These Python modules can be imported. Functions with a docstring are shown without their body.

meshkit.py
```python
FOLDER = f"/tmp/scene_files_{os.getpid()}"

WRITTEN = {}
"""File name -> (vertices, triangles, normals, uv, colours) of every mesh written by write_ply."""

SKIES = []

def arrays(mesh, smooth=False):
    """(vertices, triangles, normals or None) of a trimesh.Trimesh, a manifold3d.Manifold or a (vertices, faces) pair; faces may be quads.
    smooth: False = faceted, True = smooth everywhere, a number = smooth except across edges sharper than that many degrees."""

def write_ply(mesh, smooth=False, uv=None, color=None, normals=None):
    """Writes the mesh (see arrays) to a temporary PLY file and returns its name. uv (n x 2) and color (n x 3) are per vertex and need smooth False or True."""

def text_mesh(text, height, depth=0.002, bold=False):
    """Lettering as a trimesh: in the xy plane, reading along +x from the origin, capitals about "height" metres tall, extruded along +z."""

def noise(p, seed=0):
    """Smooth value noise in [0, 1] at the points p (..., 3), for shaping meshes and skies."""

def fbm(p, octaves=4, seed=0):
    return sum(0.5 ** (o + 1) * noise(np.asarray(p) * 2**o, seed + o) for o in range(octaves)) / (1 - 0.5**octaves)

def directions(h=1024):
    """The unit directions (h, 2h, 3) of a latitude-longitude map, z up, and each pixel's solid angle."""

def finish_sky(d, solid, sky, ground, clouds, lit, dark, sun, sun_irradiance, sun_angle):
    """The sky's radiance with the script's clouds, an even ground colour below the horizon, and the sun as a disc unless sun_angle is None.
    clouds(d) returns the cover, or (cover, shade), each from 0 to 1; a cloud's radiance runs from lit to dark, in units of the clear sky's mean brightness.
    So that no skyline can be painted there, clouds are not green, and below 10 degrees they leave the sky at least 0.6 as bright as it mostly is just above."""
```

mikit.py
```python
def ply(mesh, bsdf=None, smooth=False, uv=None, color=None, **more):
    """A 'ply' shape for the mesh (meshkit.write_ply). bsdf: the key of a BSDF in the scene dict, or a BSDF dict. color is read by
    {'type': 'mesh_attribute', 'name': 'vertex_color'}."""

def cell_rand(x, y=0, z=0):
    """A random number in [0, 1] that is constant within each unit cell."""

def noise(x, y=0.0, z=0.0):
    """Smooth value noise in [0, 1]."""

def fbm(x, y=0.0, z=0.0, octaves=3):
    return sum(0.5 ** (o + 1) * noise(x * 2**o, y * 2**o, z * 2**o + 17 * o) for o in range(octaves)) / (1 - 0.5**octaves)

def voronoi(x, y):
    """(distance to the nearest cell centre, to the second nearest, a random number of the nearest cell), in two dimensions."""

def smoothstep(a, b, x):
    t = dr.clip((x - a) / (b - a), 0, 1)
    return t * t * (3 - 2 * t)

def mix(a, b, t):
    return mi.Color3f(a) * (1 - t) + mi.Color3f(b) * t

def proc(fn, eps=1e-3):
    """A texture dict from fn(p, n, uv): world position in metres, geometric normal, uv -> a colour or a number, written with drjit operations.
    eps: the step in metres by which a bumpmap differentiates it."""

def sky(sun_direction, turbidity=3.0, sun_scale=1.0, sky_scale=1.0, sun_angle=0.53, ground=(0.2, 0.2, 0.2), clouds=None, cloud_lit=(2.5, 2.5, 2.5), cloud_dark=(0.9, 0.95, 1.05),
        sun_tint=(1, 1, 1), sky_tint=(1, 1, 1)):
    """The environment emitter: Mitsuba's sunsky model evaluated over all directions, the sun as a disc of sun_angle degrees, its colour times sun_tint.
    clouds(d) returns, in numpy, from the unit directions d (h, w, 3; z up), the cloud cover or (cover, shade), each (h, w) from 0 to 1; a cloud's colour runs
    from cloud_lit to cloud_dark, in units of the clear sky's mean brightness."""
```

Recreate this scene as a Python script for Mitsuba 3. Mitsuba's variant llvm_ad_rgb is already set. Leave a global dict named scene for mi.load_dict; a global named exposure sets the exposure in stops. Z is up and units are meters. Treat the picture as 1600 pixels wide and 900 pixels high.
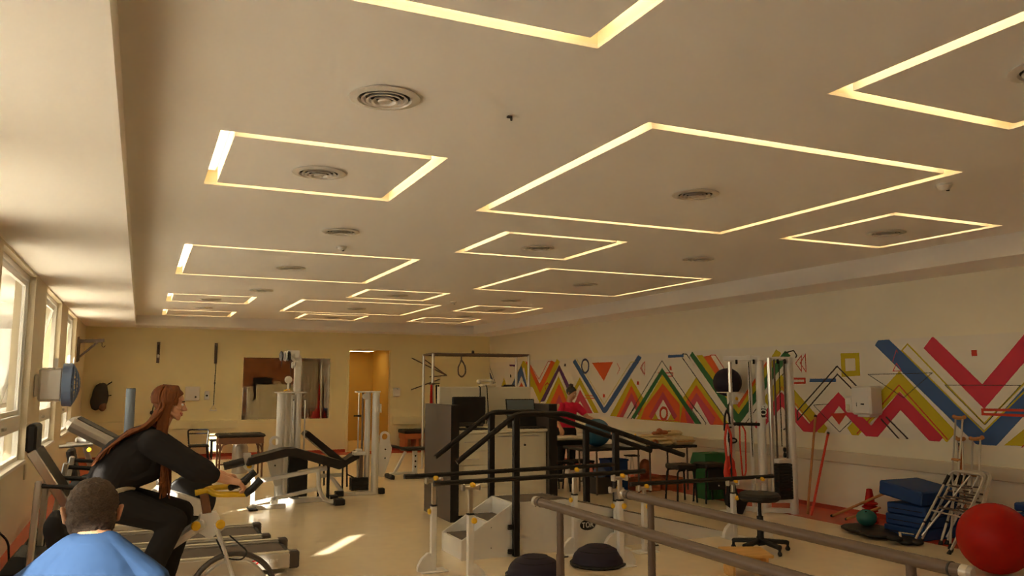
import math, random, numpy as np, trimesh, mitsuba as mi, drjit as dr, mikit, meshkit
import shapely
from shapely.geometry import Polygon, LineString, box as sbox
from mikit import proc, noise, fbm, smoothstep, mix

# ------------------------------------------------------------------ camera, light, exposure
T = mi.ScalarTransform4f
scene, labels = {}, {}
EYE = np.array([0.0, 0.0, 1.75])
_p, _y, _r = math.radians(6.71), math.radians(24.49), math.radians(0.033)
_fw = np.array([math.sin(_y) * math.cos(_p), math.cos(_y) * math.cos(_p), math.sin(_p)])
_rt = np.array([math.cos(_y), -math.sin(_y), 0.0])
_up = np.cross(_rt, _fw)
_up = -math.sin(_r) * _rt + math.cos(_r) * _up
scene['camera'] = dict(type='perspective', fov=2 * math.degrees(math.atan(800 / 1265.8)), fov_axis='x', near_clip=0.05, far_clip=500.0,
                       to_world=T().look_at(origin=EYE.tolist(), target=(EYE + _fw).tolist(), up=_up.tolist()))
SUN = np.array([-0.63, -0.67, 0.39])      # towards the sun: low, from the window side and behind the camera
SUN /= np.linalg.norm(SUN)
scene['sky'] = mikit.sky(SUN, turbidity=3.5, sun_scale=19, sky_scale=6, ground=(0.35, 0.3, 0.22), sun_tint=(0.86, 1.05, 1.42), sky_tint=(1.0, 1.0, 0.98))
LAMP = (4.5, 3.35, 1.75)   # radiance of the warm tubes in the ceiling channels
exposure = 0.07

# ------------------------------------------------------------------ helpers
def named(key):
    if key not in labels and key not in scene:
        return key
    n = 1
    while f'{key}_{n:03d}' in labels or f'{key}_{n:03d}' in scene:
        n += 1
    return f'{key}_{n:03d}'

def cat(*ms):
    out = []
    for m in ms:
        out += list(m) if isinstance(m, (list, tuple)) else [m]
    return trimesh.util.concatenate(out)

def bx(x0, x1, y0, y1, z0, z1, b=0.0):
    c = [(x0 + x1) / 2, (y0 + y1) / 2, (z0 + z1) / 2]
    s = np.abs([x1 - x0, y1 - y0, z1 - z0]) / 2
    if b <= 0:
        m = trimesh.creation.box(extents=2 * s)
    else:
        b = min(b, *(s * 0.98))
        pts = []
        for sx in (-1, 1):
            for sy in (-1, 1):
                for sz in (-1, 1):
                    q = np.array([sx, sy, sz])
                    for k in range(3):
                        o = s - b
                        o[k] = s[k]
                        pts.append(q * o)
        m = trimesh.Trimesh(pts).convex_hull
    m.apply_translation(c)
    return m

def tube(pts, r, n=10, cap=True, closed=False):
    """A round bar along a polyline; r may be one radius or one per point."""
    p = np.asarray(pts, float)
    rr = np.broadcast_to(np.asarray(r, float), (len(p),))
    t = np.zeros_like(p)
    if closed:
        t = np.roll(p, -1, 0) - np.roll(p, 1, 0)
    else:
        t[1:-1] = p[2:] - p[:-2]
        t[0], t[-1] = p[1] - p[0], p[-1] - p[-2]
    t /= np.linalg.norm(t, axis=1, keepdims=True) + 1e-12
    u = np.cross(t[0], [0, 0, 1.0] if abs(t[0][2]) < 0.9 else [1.0, 0, 0])
    vs = []
    ang = np.arange(n) * 2 * np.pi / n
    for i in range(len(p)):
        u = u - t[i] * (u @ t[i])
        u /= np.linalg.norm(u) + 1e-12
        w = np.cross(t[i], u)
        vs.append(p[i] + rr[i] * (np.cos(ang)[:, None] * u + np.sin(ang)[:, None] * w))
    v = np.vstack(vs)
    f = []
    m = len(p)
    for i in range(m if closed else m - 1):
        for j in range(n):
            a, b2 = i * n + j, i * n + (j + 1) % n
            c, d = ((i + 1) % m) * n + (j + 1) % n, ((i + 1) % m) * n + j
            f += [[a, b2, c], [a, c, d]]
    if cap and not closed:
        v = np.vstack([v, p[0], p[-1]])
        for j in range(n):
            f += [[len(v) - 2, (j + 1) % n, j], [len(v) - 1, (m - 1) * n + j, (m - 1) * n + (j + 1) % n]]
    return trimesh.Trimesh(v, f, process=False)

def bend(pts, rad=0.05, k=5):
    """Rounds the corners of a polyline."""
    p = [np.asarray(q, float) for q in pts]
    out = [p[0]]
    for i in range(1, len(p) - 1):
        a, b, c = p[i - 1], p[i], p[i + 1]
        d = min(rad, 0.45 * np.linalg.norm(a - b), 0.45 * np.linalg.norm(c - b))
        s, e = b + (a - b) / np.linalg.norm(a - b) * d, b + (c - b) / np.linalg.norm(c - b) * d
        for t in np.linspace(0, 1, k):
            out.append((1 - t) ** 2 * s + 2 * t * (1 - t) * b + t * t * e)
    return out + [p[-1]]

def bar(a, b, w, h, up=(0, 0, 1), bev=0.0):
    """A box-section bar from a to b: w across, h along up."""
    a, b = np.asarray(a, float), np.asarray(b, float)
    d = b - a
    L = np.linalg.norm(d)
    x = d / L
    y = np.cross(np.asarray(up, float), x)
    if np.linalg.norm(y) < 1e-6:
        y = np.cross([1.0, 0, 0], x)
    y /= np.linalg.norm(y)
    z = np.cross(x, y)
    m = bx(-L / 2, L / 2, -w / 2, w / 2, -h / 2, h / 2, bev)
    M = np.eye(4)
    M[:3, 0], M[:3, 1], M[:3, 2], M[:3, 3] = x, y, z, (a + b) / 2
    m.apply_transform(M)
    return m

def lathe(prof, n=32, c=(0, 0, 0), axis=(0, 0, 1)):
    m = trimesh.creation.revolve(np.asarray(prof, float), sections=n)
    ax = np.asarray(axis, float) / np.linalg.norm(axis)
    if abs(ax[2]) < 0.9999:
        m.apply_transform(trimesh.geometry.align_vectors([0, 0, 1], ax))
    elif ax[2] < 0:
        m.apply_transform(trimesh.transformations.rotation_matrix(math.pi, [1, 0, 0]))
    m.apply_translation(c)
    return m

def disc(c, r, h, axis=(0, 0, 1), n=24, b=0.0):
    """A short cylinder centred on c, with a bevel b."""
    p = [[0, -h / 2], [r - b, -h / 2], [r, -h / 2 + b], [r, h / 2 - b], [r - b, h / 2], [0, h / 2]] if b else [[0, -h / 2], [r, -h / 2], [r, h / 2], [0, h / 2]]
    return lathe(p, n, c, axis)

def ball(c, r, sub=3, sc=(1, 1, 1)):
    m = trimesh.creation.icosphere(subdivisions=sub, radius=1.0)
    m.apply_scale(np.asarray(sc, float) * r)
    m.apply_translation(c)
    return m

def ext(poly, h):
    """A shapely polygon (or multipolygon) extruded upwards by h."""
    if not isinstance(poly, shapely.geometry.base.BaseGeometry):
        poly = Polygon(poly)
    gs = [g for g in getattr(poly, 'geoms', [poly]) if g.geom_type == 'Polygon' and g.area > 1e-9]
    return cat([trimesh.creation.extrude_polygon(g, h, engine='earcut') for g in gs])

def frame(m, o, x, y, z):
    """Places a mesh built in a local frame: local axes x, y, z (world vectors), origin o."""
    M = np.eye(4)
    M[:3, 0], M[:3, 1], M[:3, 2], M[:3, 3] = x, y, z, o
    m = m.copy()
    m.apply_transform(M)
    if np.linalg.det(M[:3, :3]) < 0:
        m.invert()
    return m

def ext_y(poly, y0, y1):
    """poly in (x, z), extruded from y0 to y1."""
    return frame(ext(poly, abs(y1 - y0)), (0, max(y0, y1), 0), (1, 0, 0), (0, 0, 1), (0, -1, 0))

def ext_x(poly, x0, x1):
    """poly in (y, z), extruded from x0 to x1."""
    return frame(ext(poly, abs(x1 - x0)), (min(x0, x1), 0, 0), (0, 1, 0), (0, 0, 1), (1, 0, 0))

def rot(m, deg, axis=(0, 0, 1), at=(0, 0, 0)):
    m = m.copy()
    m.apply_transform(trimesh.transformations.rotation_matrix(math.radians(deg), axis, at))
    return m

def mv(m, *d):
    m = m.copy()
    m.apply_translation(d if len(d) == 3 else d[0])
    return m

class Thing:
    """A top-level object: parts and sub-parts are entries under its key."""
    def __init__(s, name, label, category, loc=(0, 0, 0), rz=0.0, group=None, kind=None):
        s.key = named(name)
        s.M = trimesh.transformations.translation_matrix(loc) @ trimesh.transformations.rotation_matrix(math.radians(rz), [0, 0, 1])
        d = {}
        if label: d['label'] = label
        if category: d['category'] = category
        if group: d['group'] = group
        if kind: d['kind'] = kind
        labels[s.key] = d
    def part(s, name, mesh, mat, label=None, parent=None, smooth=35, kind=None, **more):
        k = named((parent or s.key) + '__' + name)
        m = mesh.copy()
        m.apply_transform(s.M)
        scene[k] = mikit.ply(m, mat, smooth=smooth, **more)
        d = {}
        if label: d['label'] = label
        if kind: d['kind'] = kind
        labels[k] = d
        return k

def solo(name, mesh, mat, label, category, group=None, kind=None, smooth=35, **more):
    k = named(name)
    scene[k] = mikit.ply(mesh, mat, smooth=smooth, **more)
    d = {}
    if label: d['label'] = label
    if category: d['category'] = category
    if group: d['group'] = group
    if kind: d['kind'] = kind
    labels[k] = d
    return k

def struct(name, mesh, mat, smooth=False, label=None):
    return solo(name, mesh, mat, label, None, kind='structure', smooth=smooth)

def mat(key, col, rough=0.5, metal=0.0, spec=0.5, tex=None, bump=None, **more):
    b = dict(type='principled', base_color=tex or dict(type='rgb', value=list(col)), roughness=rough, metallic=metal, specular=spec, **more)
    if bump is not None:
        b = {'type': 'bumpmap', 'nested': proc(bump[0], eps=bump[2]), 'scale': bump[1], 'bsdf': b}
    scene[key] = {'type': 'twosided', 'bsdf': b}
    return key

# ------------------------------------------------------------------ materials
def _speck(base, amt, s):
    b = mi.ScalarColor3f(*base) if False else base
    return proc(lambda p, n, uv: mi.Color3f(*base) * (1.0 - amt + 2 * amt * fbm(p.x * s, p.y * s, p.z * s)))
mat('m_ceiling', (0.86, 0.84, 0.80), 0.9, spec=0.1)
mat('m_wall', (0.74, 0.66, 0.50), 0.75, spec=0.2, tex=_speck((0.74, 0.66, 0.50), 0.02, 6.0))
mat('m_wallback', (0.88, 0.80, 0.48), 0.45, spec=0.4, tex=_speck((0.88, 0.80, 0.48), 0.02, 6.0))
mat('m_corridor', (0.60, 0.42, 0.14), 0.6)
mat('m_wallright', (0.86, 0.82, 0.66), 0.6, spec=0.3, tex=_speck((0.86, 0.82, 0.66), 0.02, 6.0))
mat('m_brown', (0.36, 0.13, 0.05), 0.7, spec=0.2)
mat('m_floor', (0.72, 0.62, 0.44), 0.22, spec=0.5, tex=_speck((0.74, 0.63, 0.44), 0.04, 9.0))
mat('m_redfloor', (0.42, 0.055, 0.025), 0.28, spec=0.45, tex=_speck((0.42, 0.055, 0.025), 0.05, 9.0))
mat('m_rail', (0.66, 0.60, 0.46), 0.45)
mat('m_white', (0.80, 0.78, 0.74), 0.35)
mat('m_alu', (0.80, 0.78, 0.73), 0.35, spec=0.5)
mat('m_black', (0.010, 0.009, 0.009), 0.45, spec=0.35)
mat('m_dark', (0.030, 0.026, 0.024), 0.5)
mat('m_outside', (0.80, 0.76, 0.68), 0.9, spec=0.0)
mat('m_channel', (0.82, 0.74, 0.58), 0.8, spec=0.1)
mat('m_chrome0', (0.5, 0.48, 0.44), 0.3, metal=0.8)
scene['m_glass'] = dict(type='thindielectric', int_ior=1.5)
scene['m_mirror'] = {'type': 'twosided', 'bsdf': dict(type='conductor', specular_reflectance=dict(type='rgb', value=[0.80, 0.78, 0.72]))}

# ------------------------------------------------------------------ the room
XL, XR, YB, YF = -1.2, 8.88, 21.0, -3.0
ZC, ZS = 3.28, 3.05
struct('floor', bx(-0.72, 8.02, YF, 20.1, -0.05, 0), 'm_floor')
struct('trim_1', cat(bx(XL, -0.72, YF, YB, -0.05, 0), bx(8.02, XR, YF, YB, -0.05, 0), bx(-0.72, 8.02, 20.1, YB, -0.05, 0)), 'm_redfloor', label='red vinyl border of the floor along the walls')
WIN = [(-2.9, -1.7), (-0.6, 1.9), (2.3, 4.7), (5.0, 7.4), (8.6, 11.2), (12.46, 14.75), (15.97, 18.05)]  # windows out of view are spaced to let the sun beams in
ZW0, ZW1 = 0.85, 3.02
wl = sbox(YF, 0, YB, 3.45)
for a, b in WIN:
    wl = wl.difference(sbox(a, ZW0, b, ZW1))
struct('wall_left', ext_x(wl, XL - 0.22, XL), 'm_wall')
DOOR = (4.92, 6.02, 2.62)
wb = sbox(XL - 0.22, 0, XR + 0.2, 3.45).difference(sbox(DOOR[0], -0.01, DOOR[1], DOOR[2]))
struct('wall_back', ext_y(wb, YB, YB + 0.15), 'm_wallback')
struct('wall_right', bx(XR, XR + 0.2, YF, YB, 0, 3.45), 'm_wallright')
struct('wall_front', bx(XL - 0.22, XR + 0.2, YF - 0.2, YF, 0, 3.45), 'm_brown')
# corridor behind the doorway
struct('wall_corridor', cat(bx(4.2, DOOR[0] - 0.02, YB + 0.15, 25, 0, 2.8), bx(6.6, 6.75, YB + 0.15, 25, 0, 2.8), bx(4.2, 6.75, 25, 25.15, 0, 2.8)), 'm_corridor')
struct('floor_corridor', bx(4.2, 6.75, YB, 25.15, -0.05, 0), 'm_floor')
struct('ceiling_corridor', bx(4.2, 6.75, YB + 0.15, 25.15, 2.8, 2.9), 'm_ceiling')

t = Thing('corridor_light', 'warm light panel on the corridor ceiling seen through the doorway', 'ceiling light')
t.part('housing', bx(5.0, 6.3, 23.6, 24.2, 2.70, 2.797), 'm_white', smooth=False)
t.part('lamp', bx(5.04, 6.26, 23.64, 24.16, 2.685, 2.699), 'm_white', 'glowing warm panel', smooth=False, emitter=dict(type='area', radiance=dict(type='rgb', value=[4.2, 2.9, 1.1])))
# the ceiling: a flat field with square openings, lower bulkheads on three sides
S, L = 1.47, 2.73
LIGHT_LABELS = ['small square light recessed in the ceiling, cut off at the top edge of the picture', 'small square light recessed in the ceiling at the top right corner of the picture',
    'nearest complete small square light on the left, around a round vent', 'largest square light in view, right of the middle of the ceiling', 'small square light nearest the right-hand bulkhead',
    'long-looking large square light on the left, behind the nearest left one', 'small square light just behind the largest one', 'large square light beside the right bulkhead, farther back',
    'small square light in the middle of the ceiling, first of the far group', 'large square light of the far group in the middle', 'first small square light of the far left pair', 'last small square light at the far left corner',
    'farthest small square light in the middle', 'farthest small square light on the right', 'small far square light by the right bulkhead']
LIGHTS = [(0.37, 1.62, S, 'small'), (3.25, 1.62, S, 'small'), (0.37, 5.09, S, 'small'), (2.65, 3.88, L, 'large'), (6.11, 5.09, S, 'small'),
          (0.37, 9.55, L, 'large'), (3.29, 7.39, S, 'small'), (4.87, 9.55, L, 'large'), (3.29, 12.98, S, 'small'), (2.62, 15.07, L, 'large'),
          (0.36, 15.0, S, 'small'), (0.36, 18.36, S, 'small'), (3.24, 18.2, S, 'small'), (5.95, 18.0, S, 'small'), (5.98, 14.8, S, 'small')]
fld = sbox(-0.16, YF, 8.03, 20.1)
for x, y, s, _ in LIGHTS:
    fld = fld.difference(sbox(x, y, x + s, y + s))
struct('ceiling', mv(ext(fld, 0.02), 0, 0, ZC), 'm_ceiling')
struct('ceiling_bulkhead_left', bx(XL, -0.16, YF, YB, ZS, 3.45), 'm_ceiling')
struct('ceiling_bulkhead_right', bx(8.03, XR, YF, YB, ZS, 3.45), 'm_ceiling')
struct('ceiling_bulkhead_back', bx(-0.16, 8.03, 20.1, YB, ZS, 3.45), 'm_ceiling')
struct('roof', bx(XL - 0.3, XR + 0.3, YF - 0.3, YB + 0.2, 3.5, 3.6), 'm_dark')

CW, CD = 0.09, 0.11
for i, (x, y, s, size) in enumerate(LIGHTS):
    t = Thing('ceiling_light', LIGHT_LABELS[i] if 'LIGHT_LABELS' in globals() else 'square ceiling light', 'ceiling light', (x, y, ZC), group='recessed square ceiling lights')
    o = sbox(0, 0, s, s)
    inn = sbox(CW, CW, s - CW, s - CW)
    ch = cat(mv(ext(o.buffer(0.012, join_style=2).difference(o), CD), 0, 0, 0.001), mv(ext(o.buffer(0.012, join_style=2).difference(inn), 0.01), 0, 0, CD))
    t.part('channel', ch, 'm_channel', 'recessed pale channel', smooth=False)
    t.part('panel', bx(CW, s - CW, CW, s - CW, 0, CD), 'm_ceiling', 'plain white inner panel', smooth=False)
    g, w = 0.13, 0.025
    m = CW / 2
    for (x0, x1, y0, y1) in ((m - w, m + w, g, s - g), (s - m - w, s - m + w, g, s - g), (g, s - g, m - w, m + w), (g, s - g, s - m - w, s - m + w)):
        t.part('lamp', bx(x0, x1, y0, y1, CD - 0.025, CD - 0.002), 'm_white', 'glowing warm light strip', smooth=False, emitter=dict(type='area', radiance=dict(type='rgb', value=list(LAMP))))

# windows
for k, (a, b) in enumerate(WIN):
    t = Thing(f'window_{k + 1}', None, None, kind='structure')
    x0, x1 = XL - 0.13, XL - 0.07
    zt = (1.20, 1.37)
    fr = sbox(a, ZW0, b, ZW1).difference(sbox(a + 0.06, ZW0 + 0.05, b - 0.06, zt[0])).difference(sbox(a + 0.06, zt[1], b - 0.06, ZW1 - 0.06))
    t.part('window_frame', ext_x(fr, x0, x1), 'm_alu', smooth=False)
    t.part('pane', bx(-1.302, -1.298, a + 0.06, b - 0.06, ZW0 + 0.05, zt[0]), 'm_glass', smooth=False)
    sash = sbox(a + 0.07, zt[1] + 0.01, b - 0.07, ZW1 - 0.07)
    inn = sash.buffer(-0.055, join_style=2)
    open_deg = 14 if k >= 5 else 0
    ax = (XL - 0.12, 0, ZW1 - 0.07)
    sm = rot(ext_x(sash.difference(inn), -1.33, -1.29), open_deg, (0, 1, 0), ax)
    pm = rot(bx(-1.312, -1.308, inn.bounds[0], inn.bounds[2], inn.bounds[1], inn.bounds[3]), open_deg, (0, 1, 0), ax)
    sk = t.part('sash', sm, 'm_alu', smooth=False)
    t.part('pane', pm, 'm_glass', parent=sk, smooth=False)
    t.part('latch', bx(XL - 0.075, XL - 0.045, (a + b) / 2 - 0.09, (a + b) / 2 + 0.09, zt[0] + 0.05, zt[0] + 0.09, 0.008), 'm_chrome0', 'metal latch')
    t.part('sill', bx(XL - 0.13, XL + 0.015, a - 0.02, b + 0.02, ZW0 - 0.03, ZW0 + 0.005), 'm_alu', smooth=False)

# outdoors: sunlit paving, unseen overhang placed to mask the sun, added pale backdrop
struct('building_outside', bx(-60, -1.8, 46, 47, -0.1, 9), 'm_outside')  # added backdrop wall, catches the sun to whiten the view through the panes
struct('ground_outside', bx(-60, XL - 0.22, -40, 70, -0.25, -0.05), 'm_outside')
ov = sbox(-4.9, -9, XL - 0.22, 24)
d_ = -SUN
def up_to_sun_mask(x, y, z):
    k = (3.14 - z) / d_[2] * -1
    return (x - d_[0] * k, y - d_[1] * k)
# slots cut in the unseen overhang, traced back from the wanted sun patches
for quad in (((1.70, 8.62, 0), (1.86, 8.62, 0), (2.46, 9.56, 0), (2.30, 9.56, 0)),
             ((0.86, 11.40, 0), (1.10, 11.40, 0), (1.50, 12.20, 0), (1.30, 12.20, 0)),
             ((1.55, 12.33, 0), (1.95, 12.33, 0), (2.05, 12.45, 0), (1.65, 12.45, 0)),
             ((1.50, 20.98, 0.05), (1.84, 20.98, 0.05), (1.84, 20.98, 0.56), (1.50, 20.98, 0.56)),
             ((2.10, 20.98, 0.1), (2.40, 20.98, 0.1), (2.40, 20.98, 0.34), (2.10, 20.98, 0.34)),
             ((1.06, 7.86, 0.0), (1.17, 7.86, 0.0), (1.12, 7.86, 0.19), (1.04, 7.86, 0.19)),
             ((1.10, 7.50, 0), (1.40, 7.50, 0), (1.52, 7.62, 0), (1.20, 7.62, 0)),
             ((-0.35, 5.66, 0.98), (-0.16, 5.66, 0.98), (-0.19, 5.66, 1.27), (-0.35, 5.66, 1.27)),
             ((-0.60, 2.76, 0.85), (0.03, 2.76, 0.85), (0.10, 2.76, 1.12), (0.02, 2.76, 1.24), (-0.17, 2.76, 1.38), (-0.60, 2.76, 1.36)),
             ((1.42, 11.96, 0.02), (1.95, 11.96, 0.02), (1.62, 11.96, 0.42), (1.42, 11.96, 0.5)),
             ((1.45, 11.35, 0), (1.75, 11.35, 0), (2.05, 11.72, 0), (1.75, 11.72, 0)),
             ((0.22, 10.9, 0.25), (0.55, 10.9, 0.25), (0.55, 10.9, 0.45), (0.22, 10.9, 0.45))):
    ov = ov.difference(Polygon([up_to_sun_mask(*q) for q in quad]))
struct('overhang_outside', mv(ext(ov, 0.03), 0, 0, 3.12), 'm_ceiling')

# ------------------------------------------------------------------ more materials
mat('m_chrome', (0.72, 0.70, 0.66), 0.18, metal=1.0)
mat('m_steel', (0.125, 0.088, 0.068), 0.42, metal=0.3)
mat('m_gym', (0.87, 0.85, 0.80), 0.3)
mat('m_pad', (0.018, 0.013, 0.011), 0.42, spec=0.35)
mat('m_tread', (0.09, 0.07, 0.055), 0.7)
mat('m_yellow', (0.85, 0.52, 0.02), 0.35)
mat('m_bar', (0.010, 0.007, 0.006), 0.42, spec=0.3)
mat('m_silver', (0.60, 0.57, 0.52), 0.3, metal=0.6)
mat('m_greypanel', (0.06, 0.046, 0.038), 0.4)
mat('m_blackpanel', (0.010, 0.008, 0.007), 0.45, spec=0.3)
mat('m_cabinet', (0.74, 0.69, 0.54), 0.4)
mat('m_ramp', (0.88, 0.86, 0.80), 0.35)
mat('m_wood', (0.60, 0.34, 0.10), 0.4, tex=proc(lambda p, n, uv: mix((0.66, 0.38, 0.11), (0.50, 0.27, 0.07), fbm(p.x * 6, p.y * 40, p.z * 40))))
mat('m_woodred', (0.42, 0.12, 0.04), 0.45, tex=proc(lambda p, n, uv: mix((0.45, 0.13, 0.04), (0.33, 0.09, 0.03), fbm(p.x * 8, p.y * 8, p.z * 60))))
mat('m_crutch', (0.45, 0.20, 0.07), 0.4)
mat('m_legwood', (0.16, 0.07, 0.035), 0.35)
mat('m_red', (0.36, 0.008, 0.005), 0.4, spec=0.2)
mat('m_redrubber', (0.62, 0.05, 0.03), 0.5)
mat('m_blueball', (0.02, 0.10, 0.19), 0.35)
mat('m_navy', (0.019, 0.014, 0.028), 0.5, spec=0.2)
mat('m_mat', (0.010, 0.040, 0.15), 0.5, spec=0.3)
mat('m_green', (0.006, 0.085, 0.02), 0.45)
mat('m_teal', (0.02, 0.12, 0.11), 0.45)
mat('m_fanblue', (0.13, 0.19, 0.33), 0.25)
mat('m_roller', (0.16, 0.20, 0.26), 0.45)
mat('m_towel', (0.62, 0.50, 0.28), 0.9, tex=_speck((0.66, 0.54, 0.32), 0.1, 40.0))
mat('m_screen', (0.10, 0.13, 0.15), 0.12)
mat('m_skin', (0.62, 0.33, 0.20), 0.5)
mat('m_skinman', (0.58, 0.32, 0.19), 0.5)
mat('m_blackcloth', (0.019, 0.017, 0.017), 0.85, spec=0.15)
mat('m_bluecloth', (0.032, 0.070, 0.165), 0.85, spec=0.15, bump=(lambda p: None, 0, 0) if False else None)
mat('m_pink', (0.72, 0.03, 0.09), 0.85, spec=0.15)
mat('m_hairred', (0.30, 0.10, 0.03), 0.55, spec=0.18, tex=proc(lambda p, n, uv: mix((0.20, 0.062, 0.014), (0.075, 0.020, 0.006), fbm(p.x * 70, p.y * 70, p.z * 10))))
mat('m_hairdark', (0.06, 0.04, 0.03), 0.7, spec=0.15, tex=proc(lambda p, n, uv: mix((0.035, 0.022, 0.016), (0.10, 0.072, 0.052), fbm(p.x * 260, p.y * 260, p.z * 260))))
mat('m_hairblack', (0.012, 0.01, 0.01), 0.5)
mat('m_lip', (0.50, 0.13, 0.10), 0.45)
mat('m_eye', (0.06, 0.04, 0.03), 0.2)
mat('m_teeth', (0.85, 0.82, 0.75), 0.3)
MURCOL = dict(orange=(0.78, 0.12, 0.03), yellow=(0.62, 0.50, 0.02), magenta=(0.60, 0.07, 0.12), green=(0.03, 0.16, 0.05), blue=(0.05, 0.12, 0.32), purple=(0.12, 0.04, 0.16),
              white=(0.82, 0.79, 0.70), black=(0.04, 0.03, 0.03), red=(0.60, 0.05, 0.03), crimson=(0.62, 0.04, 0.08), navy=(0.05, 0.06, 0.14))
for c, v in MURCOL.items():
    v = v if c == 'white' else tuple(0.84 * q for q in v)
    mat('m_mural_' + c, v, 0.55, spec=0.3)

def decal(text, o, xdir, ydir, rx, ry, th=0.002):
    """An oval black badge with pale letters: (badge, letters), on the plane at o with axes xdir, ydir."""
    xdir, ydir = np.asarray(xdir, float) / np.linalg.norm(xdir), np.asarray(ydir, float) / np.linalg.norm(ydir)
    z = np.cross(xdir, ydir)
    ov = shapely.affinity.scale(shapely.Point(0, 0).buffer(1.0, 24), rx, ry)
    tm = meshkit.text_mesh(text, ry * 0.95, 0.0015, True)
    c = tm.bounds.mean(0)
    tm.apply_translation([-c[0], -c[1], th])
    return frame(ext(ov, th), o, xdir, ydir, z), frame(tm, o, xdir, ydir, z)

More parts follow.
